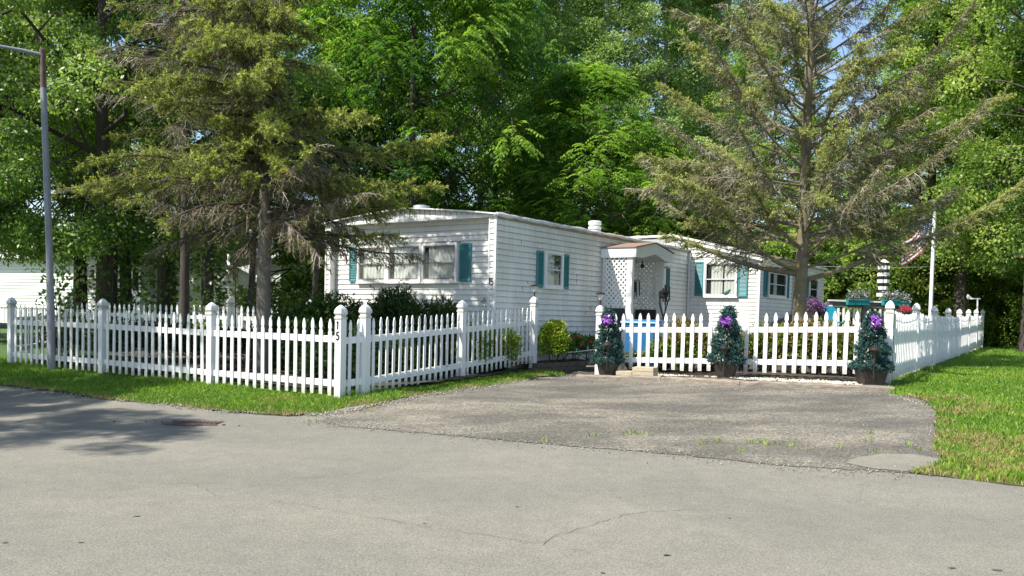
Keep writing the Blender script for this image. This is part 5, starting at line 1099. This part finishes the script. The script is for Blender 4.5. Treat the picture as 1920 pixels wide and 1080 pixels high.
for i, (px, Y, h, r_, lb) in enumerate(((466, 20, 5, .08, 'bare slim trunk left of the spruce trunk'), (583, 20.5, 3.7, .085, 'bare slim trunk behind the left corner of the mobile home'), (1705, 31, 9, .18, 'dark trunk behind the side fence left of the flag pole'), (1862, 30, 9, .16, 'dark trunk behind the bright bushes'))):
    l = place(px, Y); b = MB(); b.tube([(0, 0, 0), (.1, 0, h*.5), (.15, .1, h)], [r_, r_*.85, r_*.6], 8); o = b.obj('tree_trunk', M['darkbark'], None, True); o.location = l; tag(o, lb, 'tree')
# ------------------------------------------------------------------ spruces
def spruce(label, loc, H, r0, branches, seed, style):
    rg = np.random.default_rng(seed); t = thing('spruce_tree', label, 'tree', loc, 0)
    b = MB(); pts, rad = trunk_mb(H, r0, rg, style.get('lean', (0, 0)), .05, 16, .08); b.tube(pts, rad, 14); b.obj('trunk', M[style['bark']], t, True); TP = np.array(pts); RR = np.array(rad)
    bm = MB(); S0, S1, Sr0, Sr1, St = [], [], [], [], []; NP, ND, NL, NT = [], [], [], []
    up = np.array([0, 0, 1.])
    for (z, az, L, e0, e1, live, dens, rb) in branches:
        base = np.array([np.interp(z, TP[:, 2], TP[:, j]) for j in range(3)]); n = max(6, int(L/.12)); d = np.array([math.cos(az), math.sin(az), 0.]); side = np.array([-d[1], d[0], 0.]); p = base.copy(); P = [p.copy()]; bend = rg.normal(0, .12)
        for i in range(n):
            s = (i+.5)/n; el = e0+(e1-e0)*s+.06*math.sin(s*9+az); dr = d*math.cos(el)+up*math.sin(el)+side*(bend*s+.05*math.sin(7*s+z)); p = p+nrm(dr)*L/n; P.append(p.copy())
        P = np.array(P); rads = rb*(1-np.linspace(0, 1, n+1))**.8+.004; bm.tube(P[::1], rads, 6, False)
        dirs = nrm(np.gradient(P, axis=0)); m = int(L*dens); lp = rg.random(4)*6
        for k in range(m):
            s = style['s0']+(1-style['s0'])*(k+rg.random())/m; fi = s*n; i = min(int(fi), n-1); q = P[i]+(P[i+1]-P[i])*(fi-i); dr = dirs[i]; sd = nrm(np.cross(dr, up)); sg = -1 if rg.random() < .5 else 1
            alive = live*(.35+.9*s)+.18*math.sin(s*8+lp[0])+.1*rg.normal()
            al = alive > .5; l = style['tw']*(1.05-.62*s)*rg.uniform(.5, 1.15)*min(1, L/1.6)
            ang = rg.uniform(.35, 1.1); td = nrm(dr*math.cos(ang)+sd*sg*math.sin(ang)*rg.uniform(.5, 1)+up*(rg.normal(-.28 if not al else -style['lh'], .35)-style['hang']*(not al)))
            q1 = q+td*l*.5; td2 = nrm(td+up*(-.30 if not al else -.08)+rg.normal(0, .12, 3)); q2 = q1+td2*l*.5
            tn = float(np.clip(rg.normal(.45, .22)+(.15 if not al else -.2), 0, 1)); S0 += [q, q1]; S1 += [q1, q2]; Sr0 += [.0055, .004]; Sr1 += [.004, .002]; St += [tn, tn]
            ns = style['sub'] if l > .15 else 2
            for j in range(ns):
                w_ = (j+.6)/ns; c = (q+(q1-q)*w_*2) if w_ < .5 else (q1+(q2-q1)*(w_-.5)*2); cd_ = nrm((td if w_ < .5 else td2)*.7+nrm(rg.normal(size=3))*.75+up*(-.25 if not al else .05)); ll = l*rg.uniform(.18, .42)*(1.1-w_*.5)
                S0.append(c); S1.append(c+cd_*ll); Sr0.append(.003); Sr1.append(.0016); St.append(tn)
                if al or rg.random() < style['residual']: NP.append(c); ND.append(cd_); NL.append(ll+.02); NT.append(.45+.4*(s-.5)+.25*cd_[2]+rg.normal(0, .12) if al else rg.uniform(0, .35))
            if al: NP += [q+td*.02, q1]; ND += [td, td2]; NL += [l*.5, l*.5+.02]; v = .5+.35*(s-.4)+rg.normal(0, .1); NT += [v-.15, v+.12]
    bm.obj('limbs', M[style['bark2']], t, True)
    V, Fq, T = segs(S0, S1, np.array(Sr0)*style['thick'], np.array(Sr1)*style['thick'], np.array(St)); link('twigs', npmesh('twigs', V, Fq, T), t, M[style['twig']])
    NP = np.array(NP); NL = np.array(NL); k = rg.random(len(NP)) < style['keep']; NP, ND, NL, NT = NP[k], np.array(ND)[k], NL[k], np.array(NT)[k]
    V, Fq, T = needles(NP, ND, NL, style['K'], style['nl'], style['nw'], NT, rg, .85); link('crown', npmesh('crown', V, Fq, T), t, M[style['leaf']])
    print(label[:20], 'twigs', len(S0), 'sprigs', len(NP)); return t
rg = np.random.default_rng(77)
# left spruce: tiers of drooping branches with yellow green tips
br = []
for k in range(185):
    z = 2.3+(11.6-2.3)*(k/185)**.95; s = (z-2)/9.8; L = (2.45*(1-s)**.7+.32)*rg.uniform(.5, 1.1); az = k*2.399+rg.normal(0, .25); live = rg.uniform(.3, 1.05) if z > 2.9 else rg.uniform(0, .7)
    if 3.7 < z < 6.8 and math.cos(az) > -.1 and math.sin(az) > -.75: L *= .45
    if z > 6.6: L *= .4
    br.append((z, az, L, R(12)-.25*(1-s)+rg.normal(0, .12), R(-12)+rg.normal(0, .22)+.5*s, live, 25, .019+.008*(1-s)))
br += [(2.3, .12, 2.1, R(-4), R(4), .9, 20, .018), (2.65, .0, 2.2, R(2), R(4), 1.0, 24, .02), (3.35, .0, 2.8, R(12), R(6), 1.0, 34, .024), (3.0, -.5, 2.2, R(6), R(-10), 1.0, 30, .022), (3.9, -.7, 2.4, R(8), R(-12), 1.0, 32, .022), (3.1, -2.6, 2.6, R(0), R(-12), .7, 24, .024), (4.0, -1.2, 2.4, R(0), R(-25), 1, 30, .024), (4.4, -2.0, 2.3, R(5), R(-20), 1, 30, .024), (4.9, -1.6, 2.2, R(8), R(-18), 1, 30, .022), (3.5, -1.7, 1.9, R(0), R(-22), .9, 28, .022)]
for k in range(14):
    z = 3.4+2.8*k/14; br.append((z, -math.pi/2+rg.uniform(-.9, .7), rg.uniform(.8, 1.6), R(14)+rg.normal(0, .1), R(-25)+rg.normal(0, .2), rg.uniform(.6, 1.1), 34, .014))
st_l = dict(lh=.38, bark='bark', bark2='darkbark', twig='twig_l', leaf='needle_l', s0=.10, tw=.60, hang=.35, sub=8, residual=.25, thick=1.3, K=15, nl=.036, nw=.011, keep=1)
spruce('tall half dead spruce with pale trunk and yellow green tips left of the mobile home', place(493, 13.6, .0), 12.5, .118, br, 5, st_l)
br = []
for k in range(70):
    z = 2.9+8.2*(k/70); s = (z-1.9)/9.2; L = (2.4*(1-s)**.7+.3)*rg.uniform(.6, 1.1); az = k*2.399+rg.normal(0, .25); br.append((z, az, L, R(5)+rg.normal(0, .1), R(-16)+.4*s, rg.uniform(.1, .9), 20, .018))
spruce('darker half dead spruce between the ivy covered trunks and the pale trunked spruce', place(345, 18.3, .0), 11.5, .11, br, 6, dict(st_l, sub=6, K=13, bark='darkbark'))
# right spruce: long ascending limbs, mostly bare grey brown twigs
br = []
for k in range(104):
    f_ = k/104; z = 1.85+(11.2-1.85)*f_; s = (z-1.75)/9.6; L = (3.6*(1-s)**.55+.4)*rg.uniform(.5, 1.05); az = k*2.399+rg.normal(0, .3); live = rg.uniform(.1, .85)
    br.append((z, az, L, R(18)+.25*s+rg.normal(0, .14), R(40)+.3*s+rg.normal(0, .2), live, 28, .016+.009*(1-s)))
br += [(1.75, math.pi-.12, 2.7, R(8), R(24), .75, 26, .065), (1.8, math.pi+.25, 2.2, R(14), R(55), .6, 28, .05), (1.62, -.08, 4.6, R(13), R(40), .8, 42, .05), (2.45, .1, 3.4, R(9), R(24), .5, 28, .03), (2.6, math.pi+.1, 3.0, R(14), R(20), .6, 30, .035), (1.9, -.5, 1.0, R(50), R(45), .0, 3, .03), (3.0, math.pi-.3, 3.3, R(18), R(22), .7, 30, .03), (2.2, math.pi+.7, 2.3, R(20), R(48), .6, 30, .035), (3.4, -.2, 3.6, R(18), R(30), .6, 30, .03), (4.2, .05, 3.3, R(24), R(34), .6, 28, .028)]
for k in range(12):
    z = 2.6+3.6*k/12; br.append((z, -math.pi/2+rg.uniform(-1.0, 1.0), rg.uniform(1.1, 2.3), R(22)+rg.normal(0, .1), R(-8)+rg.normal(0, .3), rg.uniform(.3, .9), 34, .016))
for k in range(10):
    z = 2.3+1.6*k/10; br.append((z, rg.choice([math.pi, 0])+rg.uniform(-.7, .7), rg.uniform(2.0, 3.2), R(14)+rg.normal(0, .08), R(2)+rg.normal(0, .2), rg.uniform(.3, .8), 32, .02))
st_r = dict(lh=.30, bark='mossbark', bark2='mossbark', twig='twig_r', leaf='needle_r', s0=.28, tw=.50, hang=.25, sub=8, residual=.5, thick=1.3, K=12, nl=.032, nw=.011, keep=.95, lean=(.004, 0))
spruce('big thinning spruce with mossy trunk and bare grey brown limbs before the rear wing', place(1498, 16.0, .0), 12.0, .13, br, 9, st_r)
